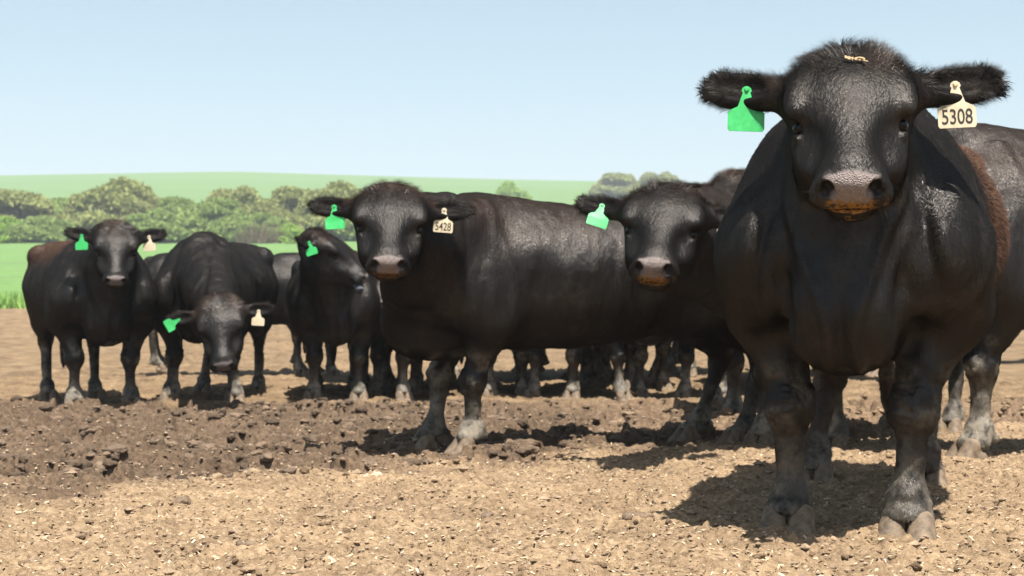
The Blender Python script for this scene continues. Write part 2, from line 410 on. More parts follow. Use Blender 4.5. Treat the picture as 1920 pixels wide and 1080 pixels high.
def build_bull(name, label, foot, heading, hz=0.0, scale=1.0, poll=None, nose=None, hs=1.0, roll=0.0, nose_near=True,
               feet=None, h=0.012, hh=None, ears=((0.2, 0.0), (0.2, 0.0)), ear_len=1.0, tags=(), seed=1, hair=1.0, mud=1.0,
               brown=None, feed=0.0, width=1.0, group=None, neck_fat=1.0, tail=True, nose_dark=0.0, tongue=False, crest=0.0, face=None, hw=1.08, straw=False, bib=0.35):
    """foot = world xy under the withers; heading = world xy direction the body faces;
       feet = local (dx, dy) of left front, right front, left hind, right hind; poll/nose = world points."""
    rng = np.random.default_rng(seed)
    hd = norm((heading[0], heading[1], 0)); rz = math.atan2(-hd[0], hd[1])
    root = bpy.data.objects.new(name, None); COL.objects.link(root)
    root.location = (foot[0], foot[1], hz); root.rotation_euler = (0, 0, rz); root.empty_display_size = 0.3
    root["label"] = label; root["category"] = "bull"
    if group: root["group"] = group
    Rw = np.array(Matrix.Rotation(rz, 3, 'Z')); org = np.array([foot[0], foot[1], hz])
    loc = lambda p: Rw.T @ (np.array(p, float) - org)
    S = scale
    # head frame
    if poll is None:
        pl = np.array([0, 0.62, 1.27]) * S; u = norm((0, 0.62, -0.78))
    else:
        pl = loc(poll); L = 0.50 * hs
        nz = np.array(nose, float)   # (px, py): solve depth so that the head has its length
        best = None
        for D in np.linspace(poll[1] - 0.5 * hs, poll[1] + 0.5 * hs, 400):
            q = px(nz[0], nz[1], D); e = abs(np.linalg.norm(q - poll) - L)
            if (D < poll[1]) == nose_near and (best is None or e < best[0]): best = (e, q)
        u = norm(loc(best[1]) - pl)
    hint = np.array((0, 0, 1.0)) if face is None else np.array((0, 0, 0.5)) + Rw.T @ np.array((face[0], face[1], 0.0))
    vv = norm(np.cross(u, hint));  w = np.cross(vv, u)     # v = the bull's right, w = out of the forehead
    if roll:
        c_, s_ = math.cos(roll), math.sin(roll); vv, w = vv * c_ + w * s_, w * c_ - vv * s_
    HR = np.stack([u, vv, w], 1)
    HS = np.array((1.0, hw, 1.0)) * hs
    H = lambda a, b, c: pl + HR @ (np.array([a, b, c]) * HS)
    f = Field()
    # ---- body
    t = TORSO; bw = S * width
    f.sweep([y * S for y in t['ys']], [z * S for z in t['top']], [z * S for z in t['bot']], [x * bw for x in t['hw']], k=0.05)
    for s in (-1, 1):
        f.ell((s * 0.15 * bw, -1.50 * S, 0.98 * S), np.array((0.165, 0.27, 0.34)) * S, k=0.10)
        f.ell((s * 0.20 * bw, -1.25 * S, 0.82 * S), np.array((0.12, 0.17, 0.22)) * S, k=0.10)
        f.ell((s * 0.215 * bw, 0.0, 0.90 * S), np.array((0.115, 0.21, 0.30)) * S, R=[[math.cos(.22), 0, -s * math.sin(.22)], [0, 1, 0], [s * math.sin(.22), 0, math.cos(.22)]], k=0.10)
        f.ell((s * 0.20 * bw, 0.20 * S, 0.83 * S), np.array((0.12, 0.13, 0.17)) * S, k=0.12)
        f.ell((s * 0.26 * bw, -1.42 * S, 1.22 * S), np.array((0.07, 0.10, 0.07)) * S, k=0.10)   # hip
    f.ell((0, 0.27 * S, 0.66 * S), np.array((0.12, 0.17, 0.17)) * S, k=0.10)                      # brisket
    for s in (-1, 1):
        f.ell((s * 0.075 * bw, 0.27 * S, 0.64 * S), np.array((0.07, 0.12, 0.12)) * S, k=0.05)
        f.cap((s * 0.150 * bw, 0.39 * S, 1.02 * S), (s * 0.165 * bw, 0.37 * S, 0.66 * S), 0.010 * S, 0.014 * S, k=0.10, op='s')
        f.ell((s * 0.43 * bw, -0.27 * S, 0.86 * S), np.array((0.055, 0.05, 0.25)) * S, k=0.10, op='s')
        f.ell((s * 0.37 * bw, -1.12 * S, 1.12 * S), np.array((0.05, 0.13, 0.08)) * S, k=0.12, op='s')
        f.cap((s * 0.24 * bw, -1.25 * S, 0.78 * S), (s * 0.20 * bw, -1.02 * S, 0.64 * S), 0.05 * S, 0.03 * S, k=0.06)
    f.ell((0, 0.10 * S, 0.60 * S), np.array((0.13, 0.25, 0.10)) * S, k=0.08)
    # ---- legs
    fo = feet or [(0, 0)] * 4
    spots = []
    for i, (s, front) in enumerate(((-1, 1), (1, 1), (-1, 0), (1, 0))):
        dx, dy = fo[i]
        if front:
            X = s * 0.20 * bw; j = lambda a, b, c, q: np.array((X * a + dx * q, b * S + dy * q, c * S))
            el, kn, cn, fe, pa = j(1.16, -0.05, 0.68, 0.05), j(0.90, 0.015, 0.385, 0.55), j(0.90, 0.01, 0.30, 0.68), j(0.93, 0.0, 0.135, 0.93), j(0.95, 0.016, 0.075, 1.0)
            f.cap(j(1.08, 0.08, 0.84, 0), el, 0.125 * S, 0.122 * S, k=0.11)
            f.cap(el, kn + (0, 0, 0.04), 0.120 * S, 0.054 * S, k=0.04)
            f.ell(kn, np.array((0.074, 0.070, 0.086)) * S, k=0.03)
            f.ell(kn + np.array((0, 0.035, 0.01)) * S, np.array((0.05, 0.04, 0.055)) * S, k=0.02)
            f.cap(kn - (0, 0, 0.05 * S), fe, 0.045 * S, 0.038 * S, k=0.025)
        else:
            X = s * 0.175 * bw; j = lambda a, b, c, q: np.array((X * a + dx * q, b * S + dy * q, c * S))
            st, hk, fe, pa = j(1.15, -1.33, 0.74, 0.0), j(1.0, -1.66, 0.50, 0.5), j(1.0, -1.57, 0.135, 0.95), j(1.0, -1.52, 0.065, 1.0)
            f.cap(j(1.1, -1.45, 0.95, 0), j(1.1, -1.53, 0.68, 0.2), 0.19 * S, 0.12 * S, k=0.09)
            f.cap(st, hk + (0, 0.02, 0.04), 0.125 * S, 0.068 * S, k=0.06)
            f.ell(hk, np.array((0.055, 0.072, 0.085)) * S, k=0.035)
            f.ell(hk + np.array((0, -0.055, 0.045)) * S, np.array((0.03, 0.035, 0.05)) * S, k=0.03)
            f.cap(hk + (0, 0.01, -0.05), fe, 0.045 * S, 0.038 * S, k=0.025)
        f.ell(fe, np.array((0.057, 0.060, 0.052)) * S, k=0.025)
        f.cap(fe, pa, 0.048 * S, 0.054 * S, sq=((1, 0, 0), 1.15), k=0.02)
        f.cap(pa + np.array((0, 0.0, 0.012)) * S, pa + np.array((0, 0.012, 0.0)) * S, 0.052 * S, 0.056 * S, sq=((1, 0, 0), 1.28), k=0.02)
        for q in (-1, 1):
            f.ell(fe + np.array((q * 0.025, -0.058, -0.035)) * S, np.array((0.014, 0.018, 0.022)) * S, k=0.012)
        spots.append(pa)
    f.ell((0, 0, -3.0), (60, 60, 3.070), k=0.01, op='s')
    # ---- neck
    nf = neck_fat * S
    A0 = np.array((0, 0.02, 1.02)) * S; B0 = H(0.10, 0, -0.20)
    mid = (A0 + B0) / 2 + np.array((0, 0.03, 0.0)) * S
    f.cap(A0, mid, 0.27 * nf, 0.215 * nf, sq=((1, 0, 0), 0.86), k=0.10)
    f.cap(mid, B0, 0.215 * nf, 0.125 * hs, sq=(vv, 0.92), k=0.08)
    C0 = np.array((0, -0.20, 1.20 + crest * 0.4)) * S; C1 = H(-0.02, 0, -0.14)
    cm = (C0 + C1) / 2 + np.array((0, 0, 0.02 + crest)) * S
    f.cap(C0, cm, 0.12 * nf, 0.12 * nf, k=0.10); f.cap(cm, C1, 0.12 * nf, 0.09 * hs, k=0.08)
    th = H(0.17, 0, -0.27); D0 = np.array((0, 0.30, 0.70)) * S; dm = (th + D0) / 2 + np.array((0, -0.02, 0.0)) * S
    f.cap(th, dm, 0.075 * hs, 0.09 * S, k=0.10); f.cap(dm, D0, 0.09 * S, 0.13 * S, k=0.10)
    f.cap(dm + np.array((0, 0.06, 0)), D0 + np.array((0, 0.09, -0.03)) * S, 0.03, 0.05 * S, k=0.06)
    # ---- head
    E = lambda c, r, k=0.03, op='u', R=None: f.ell(H(*c), np.array(r) * HS, R=HR if R is None else HR @ R, k=k, op=op)
    K = lambda a, b, ra, rb, sq=None, k=0.03, op='u': f.cap(H(*a), H(*b), ra * hs, rb * hs, sq=(vv, sq) if sq else None, k=k, op=op)
    rot_w = lambda a: np.array([[math.cos(a), -math.sin(a), 0], [math.sin(a), math.cos(a), 0], [0, 0, 1]])
    rot_u = lambda a: np.array([[1, 0, 0], [0, math.cos(a), -math.sin(a)], [0, math.sin(a), math.cos(a)]])
    E((0.115, 0, -0.115), (0.150, 0.138, 0.115), 0.04)           # cranium
    E((0.005, 0, -0.085), (0.080, 0.115, 0.075), 0.06)            # poll mound
    E((0.145, 0, -0.064), (0.125, 0.122, 0.050), 0.05)            # forehead plate
    K((0.17, 0, -0.105), (0.400, 0, -0.102), 0.097, 0.049, 1.00, 0.05)   # bridge
    K((0.24, 0, -0.060), (0.415, 0, -0.068), 0.038, 0.026, 1.35, 0.03)
    for s in (-1, 1):
        K((0.03, s * 0.04, -0.10), (0.055, s * 0.118, -0.115), 0.060, 0.048, None, 0.05)    # towards the ear
        E((0.200, s * 0.076, -0.180), (0.130, 0.046, 0.102), 0.04)       # cheek
        E((0.315, s * 0.044, -0.150), (0.080, 0.034, 0.050), 0.05)
        K((0.20, s * 0.040, -0.258), (0.39, s * 0.022, -0.182), 0.042, 0.028, None, 0.05)
        K((0.130, s * 0.103, -0.058), (0.192, s * 0.112, -0.061), 0.031, 0.030, None, 0.014)   # brow
        K((0.06, s * 0.098, -0.070), (0.150, s * 0.108, -0.058), 0.028, 0.026, None, 0.05)
        E((0.270, s * 0.085, -0.128), (0.070, 0.020, 0.030), 0.05)         # under the eye
        E((0.325, s * 0.112, -0.070), (0.085, 0.034, 0.040), 0.045, 's')     # hollow beside the bridge
        E((0.216, s * 0.134, -0.090), (0.040, 0.030, 0.024), 0.012, 's')    # socket
        K((0.196, s * 0.120, -0.114), (0.246, s * 0.109, -0.104), 0.0100, 0.0085, None, 0.007)
    E((0.408, 0, -0.114), (0.066, 0.073, 0.066), 0.035)            # muzzle
    E((0.452, 0, -0.090), (0.030, 0.051, 0.037), 0.018)           # nose pad
    for s in (-1, 1):
        E((0.448, s * 0.047, -0.094), (0.028, 0.023, 0.032), 0.012)
        E((0.430, s * 0.046, -0.132), (0.042, 0.040, 0.034), 0.022)
        E((0.484, s * 0.0465, -0.090), (0.040, 0.0145, 0.0245), 0.006, 's', rot_u(-s * 0.55))
        E((0.478, s * 0.058, -0.104), (0.024, 0.010, 0.008), 0.006, 's', rot_u(s * 0.3))
    E((0.398, 0, -0.182), (0.052, 0.048, 0.034), 0.03)            # chin
    E((0.44, 0, -0.158), (0.075, 0.11, 0.0035), 0.010, 's')       # mouth
    # ---- ears
    ear_info = []
    for s, (up, fwd) in zip((-1, 1), ears):
        b0 = H(0.050, s * 0.118, -0.110)
        d = norm(HR @ np.array((-0.25 - up, s * 1.0, -0.10 + 0.0)) + np.array((0, 0, 0)))
        nn = norm(HR @ np.array((0.35, s * (0.25 + fwd), 1.0))); nn = norm(nn - d * (nn @ d)); bb = np.cross(d, nn)
        eh = hs * ear_len
        ER = np.stack([d, bb, nn], 1)
        f.cap(b0, b0 + d * 0.07 * eh, 0.042 * hs, 0.034 * hs, k=0.03)
        f.ell(b0 + d * 0.135 * eh, np.array((0.100, 0.052, 0.021)) * eh, R=ER, k=0.025)
        f.ell(b0 + d * 0.085 * eh, np.array((0.055, 0.042, 0.026)) * eh, R=ER, k=0.02)
        f.ell(b0 + d * 0.130 * eh + nn * 0.028 * eh, np.array((0.075, 0.032, 0.024)) * eh, R=ER, k=0.012, op='s')
        ear_info.append((b0, d, bb, nn, eh))
    if tail:
        f.cap((0, -1.72 * S, 1.25 * S), (0, -1.83 * S, 1.12 * S), 0.05 * S, 0.032 * S, k=0.05)
        f.cap((0, -1.83 * S, 1.12 * S), (0.02, -1.86 * S, 0.62 * S), 0.028 * S, 0.020 * S, k=0.02)
        f.ell((0.02, -1.86 * S, 0.46 * S), np.array((0.035, 0.035, 0.20)) * S, k=0.03)
    # ---- grid
    lo = np.min([q[1] for q in f.p if q[4] == 'u'], 0); hi = np.max([q[2] for q in f.p if q[4] == 'u'], 0)
    lo[2] = max(lo[2], 0.02)
    axes = []
    hl = np.min([H(-0.1, -0.2, -0.3), H(0.5, 0.2, 0.0), H(0.5, -0.2, 0.0), H(0, 0, 0.02), H(0.4, 0, -0.25), H(0.1, 0.3, -0.1), H(0.1, -0.3, -0.1)], 0)
    hi_h = np.max([H(-0.1, -0.2, -0.3), H(0.5, 0.2, 0.0), H(0.5, -0.2, 0.0), H(0, 0, 0.02), H(0.4, 0, -0.25), H(0.1, 0.3, -0.1), H(0.1, -0.3, -0.1)], 0)
    for d_ in range(3):
        out = [lo[d_]]
        while out[-1] < hi[d_]:
            q = out[-1]; fine = hh and hl[d_] <= q <= hi_h[d_]
            out.append(q + (hh if fine else h))
        axes.append(out)
    V, Q = f.mesh(axes)
    V = smooth(V, Q, 1, 0.4)
    hc = (V - pl) @ HR / HS
    wgt = (np.linalg.norm(V - H(0.17, 0, -0.10), axis=1) < 0.30 * hs) * sstep(0.40, 0.34, hc[:, 0])
    wgt = wgt * (1 - np.exp(-(((hc[:, 0] - 0.205) / 0.050) ** 2 + ((np.abs(hc[:, 1]) - 0.11) / 0.035) ** 2 + ((hc[:, 2] + 0.088) / 0.04) ** 2) ** 2)) * sstep(0.175, 0.150, np.abs(hc[:, 1]))
    V = smooth(V, Q, 7 if hh and hh < 0.006 else 4, 0.5 * wgt)
    N = normals_of(V, Q)
    # ---- regions
    hc = (V - pl) @ HR / HS; hu, hv, hw_ = hc[:, 0], hc[:, 1], hc[:, 2]
    onhead = sstep(-0.30, -0.20, hw_) * (np.abs(hu - 0.2) < 0.36) * (np.abs(hv) < 0.35) * sstep(0.0, 0.10, (hw_ + 0.36))
    onhead = onhead * (np.linalg.norm(V - H(0.2, 0, -0.12), axis=1) < 0.40 * hs)
    earm = np.zeros(len(V)); eart = np.zeros(len(V)); ear_n = np.zeros(len(V)); eflow = np.zeros_like(V)
    for (b0, d, bb, nn, eh) in ear_info:
        q = V - b0; a = q @ d; r = np.sqrt((q @ bb) ** 2 + (q @ nn) ** 2)
        m = sstep(0.050, 0.095, a) * sstep(0.085 * eh, 0.065 * eh, r) * (a < 0.27)
        rim = sstep(0.022, 0.045, np.abs(q @ bb) + 0.6 * sstep(0.17, 0.23, a) * 0.05)
        earm = np.maximum(earm, m); eart = np.maximum(eart, m * np.maximum(rim, sstep(0.16, 0.2, a)))
        eflow += m[:, None] * (d[None] * 1.0 + bb[None] * (q @ bb / 0.04)[:, None] * 0.9)
        ear_n = np.maximum(ear_n, m * (N @ nn > 0.3))
    legm = sstep(0.62, 0.50, V[:, 2] / S) * (V[:, 2] < pl[2] - 0.7 if poll is None else 1.0)
    legm = legm * (1 - onhead)
    # skin relief: folds, muscle, wrinkled knees
    body = (1 - onhead)
    disp = 0.0045 * noise3(V, 7, seed) * body + 0.0022 * noise3(V * np.array([1, 1.5, 0.6]), 24, seed + 1) * (0.4 + body)
    wr = V * np.array([1, 1, 2.4])
    kn_m = np.exp(-((V[:, 2] / S - 0.41) / 0.11) ** 2) * legm
    disp += 0.007 * kn_m * noise3(wr, 42, 7) + 0.005 * np.exp(-((V[:, 2] / S - 0.14) / 0.07) ** 2) * legm * noise3(V, 50, 9)
    # long vertical neck/shoulder folds
    nm = np.exp(-((V[:, 1] - 0.18 * S) / 0.25) ** 2) * body * (V[:, 2] > 0.6 * S)
    disp += 0.006 * nm * noise3(V * np.array([1.0, 2.2, 0.35]), 11, seed + 5)
    ax_, az_ = np.abs(V[:, 0]) / S, V[:, 2] / S
    frt = sstep(0.12, 0.26, V[:, 1] / S) * body * (az_ > 0.5) * (az_ < 1.2)
    for lo_, hi_, wd, am in ((0.035, 0.19, 0.018, 0.016), (0.085, 0.24, 0.020, 0.010)):
        xl = lo_ + (hi_ - lo_) * np.clip((az_ - 0.60) / 0.5, 0, 1.2) + 0.012 * noise3(V, 6, 31)
        am *= bib
        disp += am * frt * np.exp(-((ax_ - xl) / wd) ** 2) * sstep(1.15, 0.95, az_)
        disp -= 0.7 * am * frt * np.exp(-((ax_ - xl - 2.1 * wd) / (1.6 * wd)) ** 2) * sstep(1.15, 0.95, az_)
    disp -= 0.016 * frt * np.exp(-(ax_ / 0.022) ** 2) * sstep(0.80, 0.66, az_)
    xs_ = 0.255 - 0.10 * np.clip((az_ - 0.75) / 0.4, 0, 1) + 0.015 * noise3(V, 5, 33)
    disp -= (0.024 if bib > 0.5 else 0.014) * body * sstep(0.0, 0.10, V[:, 1] / S) * np.exp(-((ax_ - xs_) / 0.030) ** 2) * sstep(0.62, 0.74, az_)
    disp += 0.010 * body * np.exp(-((V[:, 1] / S + 0.13 - 0.22 * (az_ - 0.8)) / 0.035) ** 2) * (ax_ > 0.15) * sstep(0.65, 0.8, az_)   # edge of the shoulder blade
    if bib > 0.5:
        disp -= 0.022 * body * sstep(0.05, 0.16, V[:, 1] / S) * np.exp(-((ax_ - 0.165 - 0.02 * noise3(V, 7, 61)) / 0.028) ** 2) * sstep(0.84, 0.72, az_) * sstep(0.50, 0.58, az_)
    rib = np.sin(V[:, 1] / S * 42 + 2.5 * (az_ - 0.9)) * body * sstep(-0.35, -0.5, V[:, 1] / S) * sstep(-1.1, -0.95, V[:, 1] / S) * np.exp(-((az_ - 0.88) / 0.16) ** 2)
    disp += 0.0022 * rib + 0.006 * body * noise3(V * np.array([1, 1.4, 0.45]), 10, seed + 40)
    V = V + N * disp[:, None]
    V = smooth(V, Q, 1, 0.3); N = normals_of(V, Q)
    # ---- colour masks
    npad = (hu > 0.445) * (np.abs(hv) < 0.082) * (hw_ > -0.118 - 0.02 * (np.abs(hv) < 0.03)) * (hw_ < -0.036)
    nu = N @ u; nrm_w = N @ w
    nosem = sstep(0.448, 0.458, hu) * sstep(0.005, -0.005, np.abs(hv) - np.interp(hw_, [-0.13, -0.06], [0.036, 0.056])) * sstep(-0.134, -0.122, hw_) * sstep(0.05, 0.3, nu) * onhead * (1 - nose_dark)
    nost = sstep(0.95, 0.75, np.sqrt(((np.abs(hv) - 0.0465) / 0.0155) ** 2 + ((hw_ + 0.088) / 0.0235) ** 2)) * (hu > 0.42) * onhead
    nosem = nosem * (1 - nost)
    feedm = feed * onhead * (hu > 0.40) * np.clip(sstep(-0.114, -0.124, hw_ + 0.012 * noise3(V, 60, 2)) * sstep(0.062, 0.030, np.abs(hv)) * (hw_ > -0.170) * (hu > 0.42)
                             + 0.45 * (noise3(V, 60, 8) > 0.45) * (hw_ < -0.12) * (np.abs(hv) < 0.075), 0, 1)
    mudm = mud * np.clip(sstep(0.42, 0.08, V[:, 2] / S) * (0.35 + 0.8 * sstep(-0.4, 0.5, noise3(V * np.array([1, 1, 0.5]), 16, seed + 3))), 0, 1) * (1 - onhead)
    mudm = np.maximum(mudm, mud * 0.6 * kn_m * sstep(0.0, 0.5, noise3(V, 14, seed + 4)))
    br = brown(V / S, N) if brown else np.zeros(len(V))
    pollm = np.exp(-((hu + 0.01) / 0.09) ** 2) * onhead * (np.abs(hv) < 0.17) * (1 - earm) * sstep(-0.16, -0.09, hw_)
    br = np.clip(br * (1 - onhead) + 0.30 * pollm * (0.5 + noise3(V, 10, 5)), 0, 1)
    mat = np.clip(noise3(V, 5, seed + 8) * 0.5, 0, 1)
    m1 = np.stack([nosem, mudm, br], 1); eyem = onhead * np.exp(-(((hu - 0.198) / 0.045) ** 2 + ((np.abs(hv) - 0.115) / 0.04) ** 2 + ((hw_ + 0.098) / 0.03) ** 2))
    m2 = np.stack([feedm, np.clip(br + earm + 0.7 * eyem * (hu < 0.222), 0, 1), mat], 1)
    me = mesh_np("body", V, [Q], M_COAT, attrs={"m1": m1, "m2": m2})
    bo = add_obj("body", me, root)
    # ---- hair
    if hair > 0:
        flow = np.zeros_like(V); flow += np.array((0, -0.8, -0.55)) * body[:, None]
        flow += legm[:, None] * np.array((0, 0.1, -1.0))
        flow += onhead[:, None] * (u * 1.0 + 0.6 * sstep(0.05, 0.2, np.abs(hv))[:, None] * np.sign(hv)[:, None] * vv)
        pm = pollm[:, None]
        flow = flow * (1 - pm) + pm * (-u * 0.25 + vv * (np.sign(hv + 0.04 * noise3(V, 12, 3)) * 0.9)[:, None] + w * 0.1 + np.array((0, 0, 0.3)))
        flow = flow * (1 - earm[:, None]) + eflow
        face = onhead * sstep(0.30, 0.42, hu)
        noh = np.maximum(nosem, (np.abs(hu - 0.200) < 0.032) * (np.abs(hw_ + 0.092) < 0.022) * onhead)
        tagc = np.ones(len(V))
        for (side, mat_, txt, at, off, yaw, tilt) in tags:
            b0, d, bb, nn, eh = ear_info[side]; q = V - (b0 + d * at * eh + nn * 0.02 * hs)
            tagc = tagc * (1 - (np.sqrt((q ** 2).sum(1)) < 0.030) * (q @ nn > -0.035)) * (1 - (np.abs(q @ d) < 0.06) * (q @ np.array((0, 0, 1.0)) < -0.02) * (np.linalg.norm(q, axis=1) < 0.075) * (q @ nn > -0.03))
        dens = hair * tagc * (26000 * body + 30000 * onhead * (1 - 0.5 * face) + 60000 * earm + 45000 * pollm + 22000 * br) * (1 - noh) * (1 - 0.6 * legm)
        leng = 0.016 * body + 0.010 * onhead + 0.048 * pollm + earm * 0.008 + eart * 0.011 + ear_n * 0.006 + 0.022 * br * body
        lift = (0.32 if hair >= 1 else 0.17) + 0.85 * pollm * (0.6 + noise3(V, 18, 6)) + 0.35 * earm + 0.35 * br * body
        wid = 0.0021 * body + 0.0012 * onhead * (1 - 0.4 * np.maximum(earm, pollm))
        chin = onhead * (hu > 0.2) * sstep(-0.17, -0.2, hw_); leng = leng + 0.010 * chin; lift = lift + 0.3 * chin
        r = make_hair(V, N, Q, dens, leng, flow, lift, wid / max(math.sqrt(hair), 0.35), m1, m2, rng, jitter=0.42 if hair >= 1 else 0.3)
        wm = onhead * sstep(0.36, 0.42, hu) * (1 - nosem) * (np.abs(hv) > 0.03) * (hw_ < -0.09)
        ones = np.ones(len(V))
        r2 = make_hair(V, N, Q, 5200 * min(1, hair * 1.5) * wm, 0.050 * ones, flow + N * 0.4, 1.1 * ones, 0.0009 * ones, m1 * 0, m2, rng, jitter=0.5)
        if r2 is not None:
            off_ = len(r[0]); r = (np.concatenate([r[0], r2[0]]), np.concatenate([r[1], r2[1] + off_]), np.concatenate([r[2], r2[2] + off_]),
                                   np.concatenate([r[3], r2[3]]), np.concatenate([r[4], r2[4]]))
        if r is not None:
            hm = mesh_np("coat_hair", r[0], [r[1], r[2]], M_FUR, attrs={"m1": r[3], "m2": r[4]})
            add_obj("coat_hair", hm, root)
    # ---- hooves, eyes, tags
    for i, pa in enumerate(spots):
        o = add_obj("hoof", ME_HOOF, root, loc=(pa[0], pa[1] + 0.030 * S, -0.010)); o.scale = (S * 1.08, S * 1.02, S * 0.92)
        o.rotation_euler = (0, 0, rng.uniform(-0.15, 0.15))
    for s in (-1, 1):
        o = add_obj("eye", ME_EYE, root, loc=H(0.212, s * 0.1055, -0.095)); o.scale = (0.0178 * hs,) * 3
    for (side, mat_, txt, at, off, yaw, tilt) in tags:
        b0, d, bb, nn, eh = ear_info[side]
        p = b0 + d * at * eh + nn * 0.030 * hs + np.array((0, 0, -0.012))
        o = add_obj("ear_tag", tag_mesh(mat_, seed * 3 + side), root, label=None, loc=p)
        fdir = Rw.T @ np.array((off, -1.0, 0)); ang_ = math.atan2(-fdir[0], fdir[1])   # tag front (+y) towards the given world direction
        o.rotation_euler = (math.radians(tilt), math.radians(yaw), ang_); o.scale = (1.08 if (hh and hh < 0.006) else 0.96,) * 3
        o["label"] = "green plastic ear tag" if mat_ == M_GREEN else ("cream plastic ear tag with printed number" if txt else "cream plastic ear tag")
        if txt:
            t2 = text_mesh(txt, 0.054, 0.72, seed * 3 + side); tb = add_obj("number", t2, o)
    if straw:
        q = np.random.default_rng(4)
        near = np.argmin((hu - 0.078) ** 2 + (hv + 0.012) ** 2 + 4 * np.clip(-0.06 - hw_, 0, 1) ** 2)
        N0 = N[near]; O0 = V[near] + N0 * 0.010; sf = Field(); FR = np.stack([vv, norm(np.cross(N0, vv)), N0], 1)
        for i in range(13):
            a = q.uniform(0, 6.28); rr = np.array([[math.cos(a), -math.sin(a), 0], [math.sin(a), math.cos(a), 0], [0, 0, 1]])
            c0 = O0 + FR @ np.array([(i - 6) * 0.0042 + q.normal(0, 0.002), -(i - 6) * 0.0010 + q.normal(0, 0.0035), q.normal(0, 0.0012)])
            sf.ell(c0, (q.uniform(0.005, 0.012), q.uniform(0.0016, 0.004), 0.0018), R=FR @ rr, k=0.001)
        g_ = [np.arange(O0[d_] - 0.045, O0[d_] + 0.045, 0.0012) for d_ in range(3)]; sv, sq_ = sf.mesh(g_)
        add_obj("straw", mesh_np("straw", sv, [sq_], M_STRAW), root)
    if tongue:
        tf = Field(); tf.cap(H(0.40, 0.02, -0.158), H(0.475, 0.05, -0.172), 0.022, 0.020, k=0.02); tf.cap(H(0.475, 0.05, -0.172), H(0.50, 0.06, -0.15), 0.018, 0.012, k=0.02)
        l_, h_ = tf.p[0][1], tf.p[0][2]
        l2 = np.minimum(l_, tf.p[1][1]); h2_ = np.maximum(h_, tf.p[1][2])
        tv, tq = tf.mesh([np.arange(l2[i], h2_[i], 0.006) for i in range(3)])
        add_obj("tongue", mesh_np("tongue", tv, [tq], M_TONGUE), root)
    print("BULL", name, len(V), round(time.time() - T0, 1), flush=True)
    return root
def copy_bull(src, label, foot, heading, hz=0.0, scale=1.0, group=None):
    hd = norm((heading[0], heading[1], 0)); rz = math.atan2(-hd[0], hd[1])
    r = src.copy(); COL.objects.link(r); r.location = (foot[0], foot[1], hz); r.rotation_euler = (0, 0, rz); r.scale = (scale,) * 3
    r["label"] = label
    if group: r["group"] = group
    for ch in list(src.children):
        c = ch.copy(); COL.objects.link(c); c.parent = r
        for g in ch.children:
            q = g.copy(); COL.objects.link(q); q.parent = c
    return r

# ------------------------------------------------------------------ terrain
def terrain(x, y):
    """large shape of the land (no clods)"""
    x = np.asarray(x, float); y = np.asarray(y, float)
    z = np.interp(y, [-1e4, 13, 30, 46, 90, 130, 180, 230, 330, 450, 600, 700, 900, 2000, 5000],
                  [0, 0, 0.55, 1.19, 3.7, 6.6, 10.6, 15.0, 27, 43, 62, 66, 50, -20, -60])
    far = sstep(150, 520, y)
    z = z + far * (-2.6 * np.clip((x + 110) / 120, 0, 2.2) - 2.4 * np.clip((-110 - x) / 120, 0, 3)) + far * 1.2 * noise2(x / 150, y / 200, 3)
    return z

